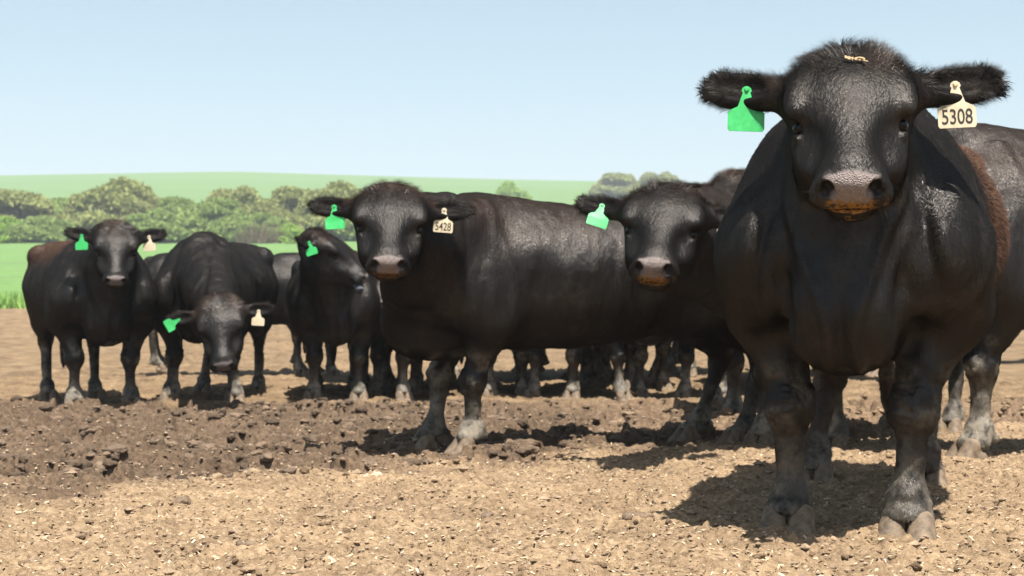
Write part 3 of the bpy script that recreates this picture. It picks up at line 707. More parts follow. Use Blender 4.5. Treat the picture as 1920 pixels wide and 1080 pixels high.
def build_ground():
    xs = np.concatenate([-np.geomspace(60, 5.2, 40)[:-1], np.arange(-5.2, 5.2, 0.0085), np.geomspace(5.2, 60, 40)])
    ys = np.concatenate([np.linspace(-12, 2.2, 30)[:-1], np.arange(2.2, 9.0, 0.0125), np.arange(9.0, 15, 0.03), np.arange(15, 46.5, 0.35)])
    X, Y = np.meshgrid(xs, ys); X = X.ravel(); Y = Y.ravel()
    edge = 5.55 + (X + 1.9) * 0.78 + 0.25 * noise2(X * 1.3, Y * 0.8, 5) + 0.12 * noise2(X * 5, Y * 4, 6)
    churn = sstep(-0.55, 0.55, Y - edge + 0.55 * noise2(X * 3.1, Y * 2.6, 66))                     # trampled muck begins
    back = sstep(11.2, 12.6, Y + 0.4 * noise2(X * 0.6, Y * 0.6, 9))
    cold = churn * (1 - back) * sstep(2.1, -0.7, X - 0.35 + 0.5 * noise2(X * 1.1, Y * 1.1, 12))    # darker, greyer on the left
    ch = churn * (1 - 0.75 * back)
    wx = X + 0.05 * noise2(X * 9, Y * 9, 21); wy = Y + 0.05 * noise2(X * 9, Y * 9, 22)
    b1 = 1 - np.abs(noise2(wx * 7, wy * 6, 1)); b2 = 1 - np.abs(noise2(wx * 15, wy * 13, 2)); b3 = 1 - np.abs(noise2(wx * 33, wy * 30, 3))
    f3 = noise2(X * 62, Y * 62, 4); f4 = noise2(X * 118, Y * 118, 8)
    cl = noise2(wx * 11, wy * 9, 31); clod = sstep(0.30, 0.55, cl); pit = sstep(0.35, 0.6, noise2(wx * 6.5, wy * 5.5, 32))
    z = terrain(X, Y) + 0.02 * noise2(X * 1.1, Y * 1.1, 7)
    c1 = sstep(-0.05, 0.16, noise2(wx * 5.5, wy * 5.0, 51)) + 0.5 * sstep(0.3, 0.5, noise2(wx * 7.5, wy * 6.0, 52))
    c2 = sstep(-0.1, 0.14, noise2(wx * 12, wy * 11, 53)); c3 = sstep(-0.1, 0.2, noise2(wx * 27, wy * 24, 54))
    z = z + ch * (0.036 * c1 + 0.030 * c2 * (0.4 + 0.6 * c1) + 0.012 * c3 - 0.05 * pit * (1 - c2) - 0.03)
    z = z + (1 - ch) * (0.005 * c1 + 0.008 * c2 * (noise2(X * 2.3, Y * 2.3, 55) > -0.1) + 0.005 * c3)
    z = z + (1 - ch) * (0.010 * b2 + 0.012 * b3 + 0.014 * sstep(0.55, 0.75, cl) - 0.014 * sstep(0.5, 0.8, -cl))
    z = z + 0.0075 * f3 + 0.0040 * f4
    z = z + 0.05 * np.exp(-((Y - 11.35 - 0.1 * X) / 0.35) ** 2) * (0.5 + 0.5 * noise2(X * 1.2, Y, 44)) * (Y > 9)   # low ridge in front of the far bulls
    low = sstep(0.0, -0.03, z - terrain(X, Y))
    n, m = len(ys), len(xs)
    I = np.arange(n * m).reshape(n, m)
    Q = np.stack([I[:-1, :-1], I[:-1, 1:], I[1:, 1:], I[1:, :-1]], -1).reshape(-1, 4)
    k = NT("feedlot_dirt"); geo = k.n("ShaderNodeNewGeometry").outputs["Position"]
    a = k.attr("zone"); sp = k.n("ShaderNodeSeparateXYZ"); k.l(a.outputs["Vector"], sp.inputs[0])
    churn_s, cold_s, back_s = sp.outputs
    n1 = k.noise(geo, 38, 6, 0.7); n2 = k.noise(geo, 4, 4); n3 = k.noise(geo, 130, 3, 0.6)
    tan = k.ramp(n1, [(0.25, (0.055, 0.035, 0.020)), (0.40, (0.20, 0.135, 0.078)), (0.55, (0.31, 0.215, 0.128)), (0.75, (0.44, 0.33, 0.215))])
    tan = k.mix(k.math('MULTIPLY', k.math('SUBTRACT', n3, 0.62, True), 6.0, True), tan, (0.68, 0.60, 0.47))
    chc = k.ramp(n1, [(0.25, (0.045, 0.03, 0.018)), (0.5, (0.18, 0.12, 0.075)), (0.75, (0.31, 0.215, 0.14))])
    cld = k.ramp(n1, [(0.25, (0.03, 0.020, 0.013)), (0.5, (0.118, 0.080, 0.052)), (0.72, (0.19, 0.128, 0.082)), (0.85, (0.26, 0.175, 0.11))])
    bk = k.ramp(n2, [(0.3, (0.125, 0.08, 0.042)), (0.5, (0.21, 0.145, 0.078)), (0.7, (0.28, 0.198, 0.11))])
    n4 = k.noise(geo, 1.3, 5, 0.65)
    tan = k.mix(k.math('MULTIPLY', k.math('SUBTRACT', n4, 0.46, True), 4.0, True), tan, k.mix(0.6, tan, chc))
    c = k.mix(churn_s, tan, chc); c = k.mix(cold_s, c, cld); c = k.mix(back_s, c, k.mix(0.45, bk, chc))
    c = k.mix(0.5, c, k.ramp(n2, [(0.35, (0.5, 0.5, 0.5)), (0.65, (1, 1, 1))]), 'MULTIPLY')
    k.l(c, k.b.inputs["Base Color"]); k.b.inputs["Roughness"].default_value = 0.95; k.b.inputs["Specular IOR Level"].default_value = 0.15
    k.bump(k.math('ADD', n1, k.math('MULTIPLY', n3, 0.6)), 0.9, 0.012)
    me = mesh_np("ground", np.stack([X, Y, z], 1), [Q], k.m, attrs={"zone": np.stack([churn, cold, back], 1)})
    add_obj("ground", me, kind="structure")
    return xs, ys, z.reshape(n, m)
GX, GY, GZ = build_ground()
print("ground", round(time.time() - T0, 1))
def gz(x, y):
    i = np.clip(np.searchsorted(GY, y), 0, len(GY) - 1); j = np.clip(np.searchsorted(GX, x), 0, len(GX) - 1)
    return GZ[i, j]

def field_sheets():
    def sheet(name, xs, ys, mat, dz=0.0, extra=None):
        X, Y = np.meshgrid(xs, ys); n, m = X.shape
        Z = terrain(X, Y) + dz
        if extra is not None: Z = Z + extra(X, Y)
        I = np.arange(n * m).reshape(n, m)
        Q = np.stack([I[:-1, :-1], I[:-1, 1:], I[1:, 1:], I[1:, :-1]], -1).reshape(-1, 4)
        add_obj(name, mesh_np(name, np.stack([X.ravel(), Y.ravel(), Z.ravel()], 1), [Q], mat), kind="structure")
    k = NT("green_crop"); geo = k.n("ShaderNodeNewGeometry").outputs["Position"]
    mp = k.n("ShaderNodeMapping"); mp.inputs["Scale"].default_value = (0.02, 0.35, 0.1); k.l(geo, mp.inputs[0])
    n1 = k.noise(mp.outputs[0], 1.0, 5, 0.6); n2 = k.noise(geo, 1.4, 5, 0.65)
    c = k.mix(n1, (0.085, 0.16, 0.045), (0.135, 0.235, 0.07)); c = k.mix(0.5, c, k.ramp(n2, [(0.3, (0.6, 0.6, 0.6)), (0.7, (1.1, 1.1, 1.0))]), 'MULTIPLY')
    k.l(c, k.b.inputs["Base Color"]); k.b.inputs["Roughness"].default_value = 0.9; k.b.inputs["Specular IOR Level"].default_value = 0.2
    k.bump(n2, 0.5, 0.12)
    sheet("field", np.linspace(-160, 160, 320), np.concatenate([np.arange(45.5, 90, 0.5), np.arange(90, 215, 2.5)]), k.m, 0.02,
          lambda X, Y: 0.10 * sstep(45.5, 47, Y) + 0.06 * noise2(X * 2, Y * 1.5, 3))
    k = NT("hill_crop"); geo = k.n("ShaderNodeNewGeometry").outputs["Position"]
    mp = k.n("ShaderNodeMapping"); mp.inputs["Scale"].default_value = (0.004, 0.045, 0.05); mp.inputs["Rotation"].default_value = (0, 0, 0.15); k.l(geo, mp.inputs[0])
    n1 = k.noise(mp.outputs[0], 1.0, 4, 0.55); n2 = k.noise(geo, 0.05, 4)
    c = k.mix(n1, (0.072, 0.125, 0.034), (0.115, 0.18, 0.052)); c = k.mix(k.math('MULTIPLY', n2, 0.5), c, (0.12, 0.22, 0.10))
    k.l(c, k.b.inputs["Base Color"]); k.b.inputs["Roughness"].default_value = 0.95; k.b.inputs["Specular IOR Level"].default_value = 0.1
    sheet("hill", np.linspace(-900, 900, 160), np.concatenate([np.arange(205, 1000, 8)]), k.m, 0.0)
    sheet("plain", np.concatenate([np.linspace(-900, -60.5, 60)]), np.concatenate([np.arange(-12, 215, 4)]), k.m, -0.3)
    sheet("plain", np.concatenate([np.linspace(60.5, 900, 60)]), np.concatenate([np.arange(-12, 215, 4)]), k.m, -0.3)
    # tall grass along the edge of the lot
    r = np.random.default_rng(5); n = 26000
    gx = r.uniform(-26, 10, n); gy = 45.4 + np.abs(r.normal(0, 1.3, n)); gz0 = terrain(gx, gy)
    hgt = r.uniform(0.25, 0.65, n) * (0.6 + 0.5 * noise2(gx * 0.8, gy, 4)); a = r.uniform(0, math.pi, n); ww = 0.03
    dx, dy = np.cos(a) * ww, np.sin(a) * ww; lx, ly = r.normal(0, 0.12, n), r.normal(0, 0.12, n)
    V = np.stack([np.stack([gx - dx, gy - dy, gz0], 1), np.stack([gx + dx, gy + dy, gz0], 1), np.stack([gx + lx, gy + ly, gz0 + hgt], 1)], 1).reshape(-1, 3)
    T = np.arange(n * 3).reshape(n, 3)
    m = simple_mat("edge_grass", (0.13, 0.28, 0.05), (0.26, 0.42, 0.10), 0.8, 0.8)
    add_obj("grass", mesh_np("grass", V, [T], m, smooth=False), kind="stuff", label="tall bright green grass along the far edge of the dirt lot", cat="grass")
field_sheets()

# ------------------------------------------------------------------ trees
def leaf_mat(name, c1, c2, c3):
    k = NT(name); tc = k.n("ShaderNodeTexCoord").outputs["Object"]
    a = k.attr("tone"); n = k.noise(tc, 0.9, 3)
    c = k.mix(a.outputs["Fac"], c1, c2); c = k.mix(k.math('MULTIPLY', k.math('SUBTRACT', n, 0.5, True), 3, True), c, c3)
    k.l(c, k.b.inputs["Base Color"]); k.b.inputs["Roughness"].default_value = 0.75; k.b.inputs["Specular IOR Level"].default_value = 0.3
    tr = k.n("ShaderNodeBsdfTranslucent"); k.l(c, tr.inputs["Color"]); mx = k.n("ShaderNodeMixShader"); mx.inputs[0].default_value = 0.42
    k.l(k.b.outputs[0], mx.inputs[1]); k.l(tr.outputs[0], mx.inputs[2]); k.l(mx.outputs[0], k.t.nodes["Material Output"].inputs["Surface"])
    return k.m
LEAF = [leaf_mat("grey_green_leaves", (0.24, 0.26, 0.085), (0.33, 0.36, 0.125), (0.34, 0.35, 0.14)),
        leaf_mat("mid_green_leaves", (0.18, 0.25, 0.065), (0.27, 0.36, 0.10), (0.30, 0.36, 0.12)),
        leaf_mat("bright_green_leaves", (0.20, 0.34, 0.05), (0.34, 0.48, 0.09), (0.38, 0.48, 0.12))]
M_BARK = simple_mat("bark", (0.08, 0.06, 0.045), (0.20, 0.16, 0.12), 3, 0.9)
def crown_mesh(seed, mat, W=6.0, Hh=5.5, n=26000, low=0.05, leaf=0.38):
    r = np.random.default_rng(seed); lobes = []
    for i in range(60):
        a = r.uniform(0, 2 * math.pi); q = math.sqrt(r.random()); R = W * (0.80 * q)
        z = Hh * (low + (0.80 - low) * (1 - q ** 2.0) * r.uniform(0.55, 1.0) + 0.10 * r.random())
        lobes.append((R * math.cos(a), R * math.sin(a), z, W * r.uniform(0.17, 0.30), Hh * r.uniform(0.10, 0.19)))
    C, tone = [], []
    per = n // len(lobes)
    for (x, y, z, a, b) in lobes:
        d = r.normal(size=(per, 3)); d[:, 2] = np.where(d[:, 2] < -0.35, -d[:, 2], d[:, 2]); d /= np.linalg.norm(d, axis=1, keepdims=True)
        rad = r.uniform(0.72, 1.06, per)[:, None]
        p = d * rad * np.array([a, a, b]) + np.array([x, y, z]); p += 0.22 * np.stack([noise3(p, 1.3, 1), noise3(p, 1.3, 2), noise3(p, 1.3, 3)], 1) * W / 6
        keep = noise3(p, 1.6 * 6 / W, seed) > -0.7
        C.append(p[keep]); tone.append(np.full(keep.sum(), r.random() * 0.6) + r.random(keep.sum()) * 0.4)
    C = np.concatenate(C); tone = np.concatenate(tone); m = len(C)
    C[:, 2] = np.maximum(C[:, 2], 0.05)
    a1 = r.normal(size=(m, 3)); a1 /= np.linalg.norm(a1, axis=1, keepdims=True); a2 = np.cross(a1, r.normal(size=(m, 3))); a2 /= np.linalg.norm(a2, axis=1, keepdims=True)
    s = (leaf * r.uniform(0.5, 1.2, m))[:, None]
    V = np.stack([C - a1 * s, C - a2 * s * 0.45, C + a1 * s, C + a2 * s * 0.45], 1).reshape(-1, 3)
    return mesh_np("crown", V, [np.arange(m * 4).reshape(m, 4)], mat, smooth=False, attrs={"tone": np.repeat(tone, 4)})
def trunk_mesh(seed, Hh=5.5, W=6.0):
    r = random.Random(seed); V, Q = [], []
    def limb(a, b, ra, rb):
        a, b = Vector(a), Vector(b); d = (b - a).normalized(); s = d.orthogonal().normalized(); t = d.cross(s); n0 = len(V)
        m = (a + b) / 2 + Vector((r.uniform(-.15, .15), r.uniform(-.15, .15), 0))
        for p, q in ((a, ra), (m, (ra + rb) / 2), (b, rb)):
            for i in range(8):
                an = i * math.pi / 4; V.append(p + (s * math.cos(an) + t * math.sin(an)) * q)
        for k in (0, 1):
            for i in range(8): Q.append((n0 + k * 8 + i, n0 + k * 8 + (i + 1) % 8, n0 + k * 8 + 8 + (i + 1) % 8, n0 + k * 8 + 8 + i))
    limb((0, 0, -0.5), (0.2, 0, Hh * 0.28), 0.30, 0.22)
    for i in range(6):
        a = i * 1.05 + r.random(); e = (math.cos(a) * W * 0.45, math.sin(a) * W * 0.45, Hh * r.uniform(0.45, 0.75))
        limb((0.2, 0, Hh * 0.25), e, 0.16, 0.05)
    return mesh_np("trunk", np.array([tuple(v) for v in V]), [np.array(Q)], M_BARK)
CR_M = [crown_mesh(1, LEAF[0]), crown_mesh(2, LEAF[1]), crown_mesh(3, LEAF[0], n=24000), crown_mesh(4, LEAF[1], Hh=4.6), crown_mesh(5, LEAF[2], W=4, Hh=3.2, n=16000, low=0.0)]
TR_M = [trunk_mesh(1), trunk_mesh(2), trunk_mesh(3), trunk_mesh(4, 4.6), trunk_mesh(5, 3.2, 4)]
# (centre px, base y px, depth, crown mesh, scale xy, scale z, label)
TREES = [
 (30, 452, 186, 0, 1.15, 1.12, "grey-green broad tree at the left end of the tree row"),
 (10, 452, 176, 4, 0.9, 0.9, "low bright green bush in front of the leftmost tree"),
 (120, 450, 190, 1, 1.0, 0.95, "mid green tree left of the tallest domed crown"),
 (228, 450, 188, 2, 1.30, 1.38, "tallest domed grey-green tree, above the back of the leftmost bull"),
 (75, 450, 178, 3, 0.9, 0.70, "low mid green tree just behind the left bull's ear"),
 (330, 450, 186, 1, 1.0, 0.95, "mid green tree right of the tallest domed crown"),
 (300, 448, 178, 3, 0.85, 0.85, "low tree in front of the row, between the heads of the two left bulls"),
 (405, 449, 180, 1, 0.9, 0.95, "bright lit mid green tree above the back of the grazing bull"),
 (440, 447, 192, 2, 1.05, 1.20, "pale grey-green crown right of the grazing bull's back"),
 (500, 449, 178, 3, 0.75, 0.75, "low mid green tree beside the bare brown scrub"),
 (560, 447, 190, 0, 1.0, 1.18, "grey-green tree behind the ear of the middle bull"),
 (545, 449, 176, 4, 0.8, 0.7, "small bright bush right of the bare brown scrub"),
 (632, 446, 188, 2, 1.05, 1.32, "grey-green tree directly behind the middle bull's head"),
 (700, 446, 186, 1, 1.0, 1.1, "tree hidden mostly by the middle bull's head"),
 (958, 378, 330, 4, 1.25, 1.75, "small yellow-green tree above the middle bull's back"),
 (1160, 385, 400, 0, 1.35, 1.22, "round grey-green tree on the horizon left of the orange-lipped bull's poll"),
 (1235, 385, 420, 2, 1.30, 1.25, "grey-green tree on the horizon behind the orange-lipped bull's poll"),
]
for (cx, by, D, mi, sx, sz, lab) in TREES:
    p = px(cx, by, D); z0 = float(terrain(p[0], D))
    r = add_obj("field_tree", None, label=lab, cat="tree", group="trees along the field", loc=(p[0], D, z0 - 0.2))
    r.rotation_euler = (0, 0, cx * 0.7); r.scale = (sx * 1.08, sx * 1.08, sz * 1.12)
    add_obj("crown", CR_M[mi], r); add_obj("trunk", TR_M[mi], r)
# bare brown scrub
def scrub():
    r = np.random.default_rng(8); n = 900
    a = r.uniform(0, 2 * math.pi, n); e = r.uniform(0.15, 1.4, n); L = r.uniform(1.0, 3.2, n)
    base = np.stack([r.normal(0, 1.2, n), r.normal(0, 0.8, n), np.zeros(n)], 1)
    d = np.stack([np.cos(a) * np.cos(e), np.sin(a) * np.cos(e), np.sin(e)], 1)
    tip = base + d * L[:, None]; s = np.cross(d, (0, 0.3, 1.0)); s /= np.linalg.norm(s, axis=1, keepdims=True); s *= 0.045
    mid = base + d * (L * 0.5)[:, None] + r.normal(0, 0.12, (n, 3))
    V = np.stack([base - s, base + s, mid + s * .7, mid - s * .7, tip], 1).reshape(-1, 3); b = np.arange(n)[:, None] * 5
    m = simple_mat("dry_twigs", (0.17, 0.12, 0.085), (0.33, 0.26, 0.19), 3, 0.9)
    p = px(490, 448, 174)
    add_obj("dry_bush", mesh_np("dry_bush", V, [b + np.array([[0, 1, 2, 3]]), b + np.array([[3, 2, 4]])], m, smooth=False),
            label="bare brown scrub bush at the foot of the tree row", cat="bush", loc=(p[0], 174, float(terrain(p[0], 174))))
scrub()
# wire fence on the field behind the left bull
def fence():
    r = add_obj("wire_fence", None, label="thin wire fence with wooden posts across the green field behind the left bull", cat="fence", loc=(0, 60, 0))
    mw = simple_mat("fence_wire", (0.12, 0.11, 0.09), (0.2, 0.18, 0.15), 3, 0.6); mp_ = simple_mat("fence_post", (0.13, 0.11, 0.08), (0.26, 0.22, 0.17), 4, 0.9)
    X = np.arange(-29.5, 31, 6.0)
    for x in X:
        z = float(terrain(x, 60)); import bmesh
        bm = bmesh.new(); bmesh.ops.create_cone(bm, cap_ends=True, segments=8, radius1=0.06, radius2=0.05, depth=1.5, matrix=Matrix.Translation((x, 0, z + 0.6)))
        me = bpy.data.meshes.new("post"); bm.to_mesh(me); bm.free(); me.materials.append(mp_); add_obj("post", me, r)
    for hgt in (0.62, 1.15):
        V, Q = [], []
        for i, x in enumerate(X):
            for a in range(4):
                V.append((x, 0.07 + 0.008 * math.cos(a * math.pi / 2), float(terrain(x, 60)) + hgt + 0.008 * math.sin(a * math.pi / 2)))
            if i:
                for a in range(4): Q.append((4 * i - 4 + a, 4 * i - 4 + (a + 1) % 4, 4 * i + (a + 1) % 4, 4 * i + a))
        add_obj("wire", mesh_np("wire", np.array(V), [np.array(Q)], mw), r)
fence()
print("land", round(time.time() - T0, 1))

# ------------------------------------------------------------------ litter on the dirt
def litter():
    r = np.random.default_rng(21); n = 26000
    y = 2.6 + 7.2 * r.random(n) ** 1.25; x = r.uniform(-0.38, 0.38, n) * y * 1.15
    z = gz(x, y) + 0.002
    L = r.uniform(0.002, 0.009, n) * (1 + 0.8 * (r.random(n) < 0.06)); W = r.uniform(0.001, 0.0032, n); a = r.uniform(0, math.pi, n); ti = r.normal(0, 0.3, n)
    d = np.stack([np.cos(a), np.sin(a), ti], 1); s = np.stack([-np.sin(a), np.cos(a), r.normal(0, 0.35, n)], 1)
    C = np.stack([x, y, z], 1); dl = d * L[:, None]; sw = s * W[:, None]
    V = np.stack([C - dl - sw, C + dl - sw, C + dl + sw, C - dl + sw], 1).reshape(-1, 3)
    k = NT("dry_chaff"); at = k.attr("tone")
    k.l(k.ramp(at.outputs["Fac"], [(0.0, (0.07, 0.045, 0.025)), (0.35, (0.30, 0.21, 0.12)), (0.75, (0.50, 0.38, 0.24)), (1.0, (0.50, 0.42, 0.31))]), k.b.inputs["Base Color"])
    k.b.inputs["Roughness"].default_value = 0.7
    add_obj("straw_litter", mesh_np("straw_litter", V, [np.arange(n * 4).reshape(n, 4)], k.m, smooth=False, attrs={"tone": np.repeat(r.random(n), 4)}),
            kind="stuff", label="pale chaff and wood chips strewn over the trampled dirt", cat="litter")
    # crumbs of dry dung
    n = 9000
    y = 2.7 + 8.5 * r.random(n) ** 1.1; x = r.uniform(-0.38, 0.38, n) * y * 1.1; s = r.uniform(0.0025, 0.0075, n) * (1 + 0.25 * (y > 6) + 1.3 * (r.random(n) < 0.04)); z = gz(x, y) + s * 0.3
    ico = np.array([(1, 0, 0), (-1, 0, 0), (0, 1, 0), (0, -1, 0), (0, 0, 1), (0, 0, -1)], float)
    fc = np.array([(0, 2, 4), (2, 1, 4), (1, 3, 4), (3, 0, 4), (2, 0, 5), (1, 2, 5), (3, 1, 5), (0, 3, 5)])
    V = (ico[None] * r.uniform(0.6, 1.4, (n, 6, 1)) * s[:, None, None] * np.array([1.3, 1.2, 0.8]) + np.stack([x, y, z], 1)[:, None]).reshape(-1, 3)
    T = (np.arange(n)[:, None, None] * 6 + fc[None]).reshape(-1, 3)
    m = simple_mat("dung_crumbs", (0.10, 0.065, 0.04), (0.36, 0.26, 0.17), 30, 0.95)
    add_obj("gravel", mesh_np("gravel", V, [T], m, smooth=False), kind="stuff", label="small crumbs of dry dung and dirt scattered on the ground", cat="dirt crumbs")
litter()
def churned_clods():
    import bmesh
    bm = bmesh.new(); bmesh.ops.create_icosphere(bm, subdivisions=3, radius=1.0)
    base = np.array([v.co[:] for v in bm.verts]); fc = np.array([[v.index for v in f.verts] for f in bm.faces]); bm.free()
    r = np.random.default_rng(77)
    def scatter(n, y0, y1, cond, smin, smax, power=2.2):
        y = r.uniform(y0 ** 0.8, y1 ** 0.8, n) ** 1.25; x = r.uniform(-0.40, 0.40, n) * (y + 0.8); k = cond(x, y); x, y = x[k], y[k]
        s = smin + (smax - smin) * r.random(len(x)) ** power
        return x, y, s
    eg = lambda x: 5.55 + (x + 1.9) * 0.78
    A = scatter(8500, 4.6, 12.3, lambda x, y: y > eg(x) + 0.45 * noise2(x * 3.1, y * 2.6, 66) + 0.15, 0.007, 0.036)
    B = scatter(5200, 2.8, 9.5, lambda x, y: y < eg(x) + 0.5, 0.003, 0.013, 3.0)
    for nm, (x, y, s), lab in (("clods", A, "dark clods of churned dirt and dung across the middle of the lot"), ("clods", B, "small crumbly clods in the pale trampled dirt in front")):
        n = len(x); z = gz(x, y) + s * r.uniform(-0.35, 0.10, n)
        P = base[None] * np.ones((n, 1, 1)); off = r.uniform(0, 99, (n, 1, 3))
        q = (P * 1.3 + off).reshape(-1, 3); dis = (0.92 + 0.34 * noise3(q, 1.0, 5) + 0.40 * (0.5 - np.abs(noise3(q, 1.7, 6))) + 0.30 * (0.45 - np.abs(noise3(q, 3.6, 7)))).reshape(n, -1, 1)
        a = r.uniform(0, 6.28, n); sc = s[:, None] * np.stack([r.uniform(0.9, 1.7, n), r.uniform(0.7, 1.1, n), r.uniform(0.45, 0.8, n)], 1)
        P = P * dis * sc[:, None]
        c_, s_ = np.cos(a)[:, None], np.sin(a)[:, None]
        P = np.stack([P[..., 0] * c_ - P[..., 1] * s_, P[..., 0] * s_ + P[..., 1] * c_, P[..., 2]], -1) + np.stack([x, y, z], 1)[:, None]
        cold = sstep(2.1, -0.7, x - 0.35) * (y > eg(x))
        tone = np.repeat(r.random(n), len(base)); cd = np.repeat(cold, len(base))
        k = NT("clod_soil"); at = k.attr("tone"); a2 = k.attr("cold"); geo = k.n("ShaderNodeNewGeometry").outputs["Position"]
        nn = k.noise(geo, 45, 5, 0.7)
        f = k.math('ADD', k.math('MULTIPLY', at.outputs["Fac"], 0.45), k.math('MULTIPLY', nn, 0.6))
        c = k.mix(a2.outputs["Fac"], k.ramp(f, [(0.2, (0.09, 0.058, 0.035)), (0.55, (0.24, 0.165, 0.10)), (0.85, (0.38, 0.28, 0.18))]),
                  k.ramp(f, [(0.2, (0.045, 0.031, 0.021)), (0.55, (0.14, 0.10, 0.07)), (0.85, (0.25, 0.175, 0.12))]))
        k.l(c, k.b.inputs["Base Color"]); k.b.inputs["Roughness"].default_value = 0.95; k.b.inputs["Specular IOR Level"].default_value = 0.15
        k.bump(nn, 1.0, 0.02)
        T = (np.arange(n)[:, None, None] * len(base) + fc[None]).reshape(-1, 3)
        add_obj(nm, mesh_np(nm, P.reshape(-1, 3), [T], k.m, attrs={"tone": tone, "cold": cd}), kind="stuff", label=lab, cat="dirt clods")
churned_clods()
def clod(cx, cy, s, lab, mat, seed, flat=0.6, cat="dirt clod", nm="dirt_clod"):
    D = CAM_Z * F_PX / (cy - 614); p = px(cx, cy, D)
    f = Field(); r = np.random.default_rng(seed)
    for i in range(7): f.ell(r.normal(0, 0.35, 3) * s * np.array([1.2, 1, 0.4]), s * r.uniform(0.45, 0.8, 3) * np.array([1, 1, flat]), k=0.35 * s)
    g = np.arange(-2.4 * s, 2.4 * s, s / 9); V, Q = f.mesh((g, g, g)); N = normals_of(V, Q)
    V = V + N * (0.16 * s * noise3(V / s, 2.2, seed) + 0.07 * s * noise3(V / s, 6, seed))[:, None]
    add_obj(nm, mesh_np(nm, V, [Q], mat), label=lab, cat=cat, group="loose clods on the ground" if nm == "dirt_clod" else None, loc=(p[0], D, float(gz(p[0], D)) + s * 0.15))
M_CLOD = simple_mat("clod_dirt", (0.06, 0.04, 0.026), (0.20, 0.14, 0.09), 45, 0.95, 0.9)
M_CLODL = simple_mat("pale_clod", (0.30, 0.23, 0.15), (0.50, 0.40, 0.28), 45, 0.95, 0.9)
for i, (cx, cy, s, lab) in enumerate([(335, 948, 0.030, "dark clod lying alone on the pale dirt below the two left bulls"),
        (912, 980, 0.022, "small dark clod on the bare middle foreground"), (1190, 990, 0.030, "low double clod left of the front bull's shadow"),
        (1030, 1008, 0.022, "flat dark clod near the bottom of the picture centre"), (190, 882, 0.050, "large clod on the edge of the churned muck at left"),
        (310, 842, 0.05, "raised clod in the churned muck below the left bull"), (1330, 905, 0.02, "clod at the upper rim of the front bull's shadow"),
        (465, 1040, 0.02, "small clod at the bottom edge left of centre"), (1760, 985, 0.016, "crumb of dirt right of the front bull's right hoof")]):
    clod(cx, cy, s, lab, M_CLOD, 30 + i)
clod(705, 900, 0.030, "pale dry clod below the middle bull's front hooves", M_CLODL, 50)
print("litter", round(time.time() - T0, 1))

# ------------------------------------------------------------------ the bulls
def brown_flank(V, N):
    return np.clip(sstep(-0.12, -0.36, V[:, 1] + 0.10 * noise3(V, 5, 2)) * (0.85 - 0.5 * sstep(0.95, 0.7, V[:, 2])) * (0.7 + 0.6 * noise3(V, 9, 3)), 0, 1)
def brown_back(V, N):
    return np.clip(sstep(0.0, -0.5, V[:, 1]) * sstep(1.05, 1.25, V[:, 2]) * 0.45, 0, 1)
def brown_crest(V, N):
    return np.clip(sstep(1.12, 1.28, V[:, 2]) * 0.5 * (0.7 + 0.8 * noise3(V, 8, 3)), 0, 1)
def brown_soft(V, N):
    return np.clip(0.10 * sstep(0.9, 1.25, V[:, 2]) * (0.6 + noise3(V, 4, 3)), 0, 1)

# the front bull
build_bull("bull", "huge black bull nearest the camera, facing it, with cream tag 5308 and a green tag", (1.01, 4.51), (-0.31, -1.0), hz=0.0, scale=1.0,
           poll=px(1592, 88, 4.13), nose=(1597, 308), hs=1.10, hw=1.12, roll=0.0, feet=[(0.055, 0.07), (-0.02, 0.0), (0.05, 0.06), (0.08, 0.10)],
           h=0.008, hh=0.005, ears=((0.10, 0.0), (0.16, 0.0)), ear_len=1.08, seed=3, hair=1.0, brown=brown_flank, feed=1.0, mud=0.6, straw=True, bib=0.75, width=1.10,
           tags=[(1, M_GREEN, None, 0.115, -0.05, -2, 6), (0, M_CREAM, "5308", 0.115, -0.1, 2, 4)])
# right edge
build_bull("bull", "brown-tinged black bull cut by the right edge, side on, head hidden behind the front bull", (2.17, 7.2), (-1.0, -0.22), scale=1.15,
           feet=[(0.0, 0.10), (0.0, 0.20), (0, 0.1), (0, -0.1)], h=0.013, seed=5, hair=0.5, brown=brown_soft, mud=1.2, crest=0.02)
# middle bull
build_bull("bull", "long black bull side on in the middle with head turned outward", (-0.22, 7.65), (-0.93, -0.37), scale=0.955,
           poll=px(733, 345, 7.0), nose=(728, 474), hs=1.05, hw=1.14, crest=-0.05, roll=0.03, feet=[(0.05, 0.02), (-0.05, 0.14), (0, 0.0), (0, 0.10)],
           h=0.011, hh=0.008, ears=((0.02, 0.0), (0.02, 0.0)), seed=7, hair=0.55, brown=brown_soft, feed=0.4, mud=1.25,
           tags=[(1, M_GREEN, None, 0.11, 0.0, 4, 6), (0, M_CREAM, "5428", 0.10, 0.1, -4, 4)])
# bull behind the front one
build_bull("bull", "black bull looking out from behind the front bull, orange lip and green tag", (1.47, 7.75), (-0.62, -0.80), scale=0.99,
           poll=px(1252, 343, 6.45), nose=(1224, 472), hs=1.12, roll=0.10, feet=[(0, 0), (0, 0.05), (0, 0), (0, 0)],
           h=0.012, hh=0.008, ears=((0.0, 0.0), (0.1, 0.0)), seed=9, hair=0.55, brown=brown_soft, feed=0.9, crest=0.0,
           tags=[(1, M_GREEN, None, 0.12, 0.0, -18, 25), (0, M_CREAM, None, 0.10, 0.1, 0, 4)])
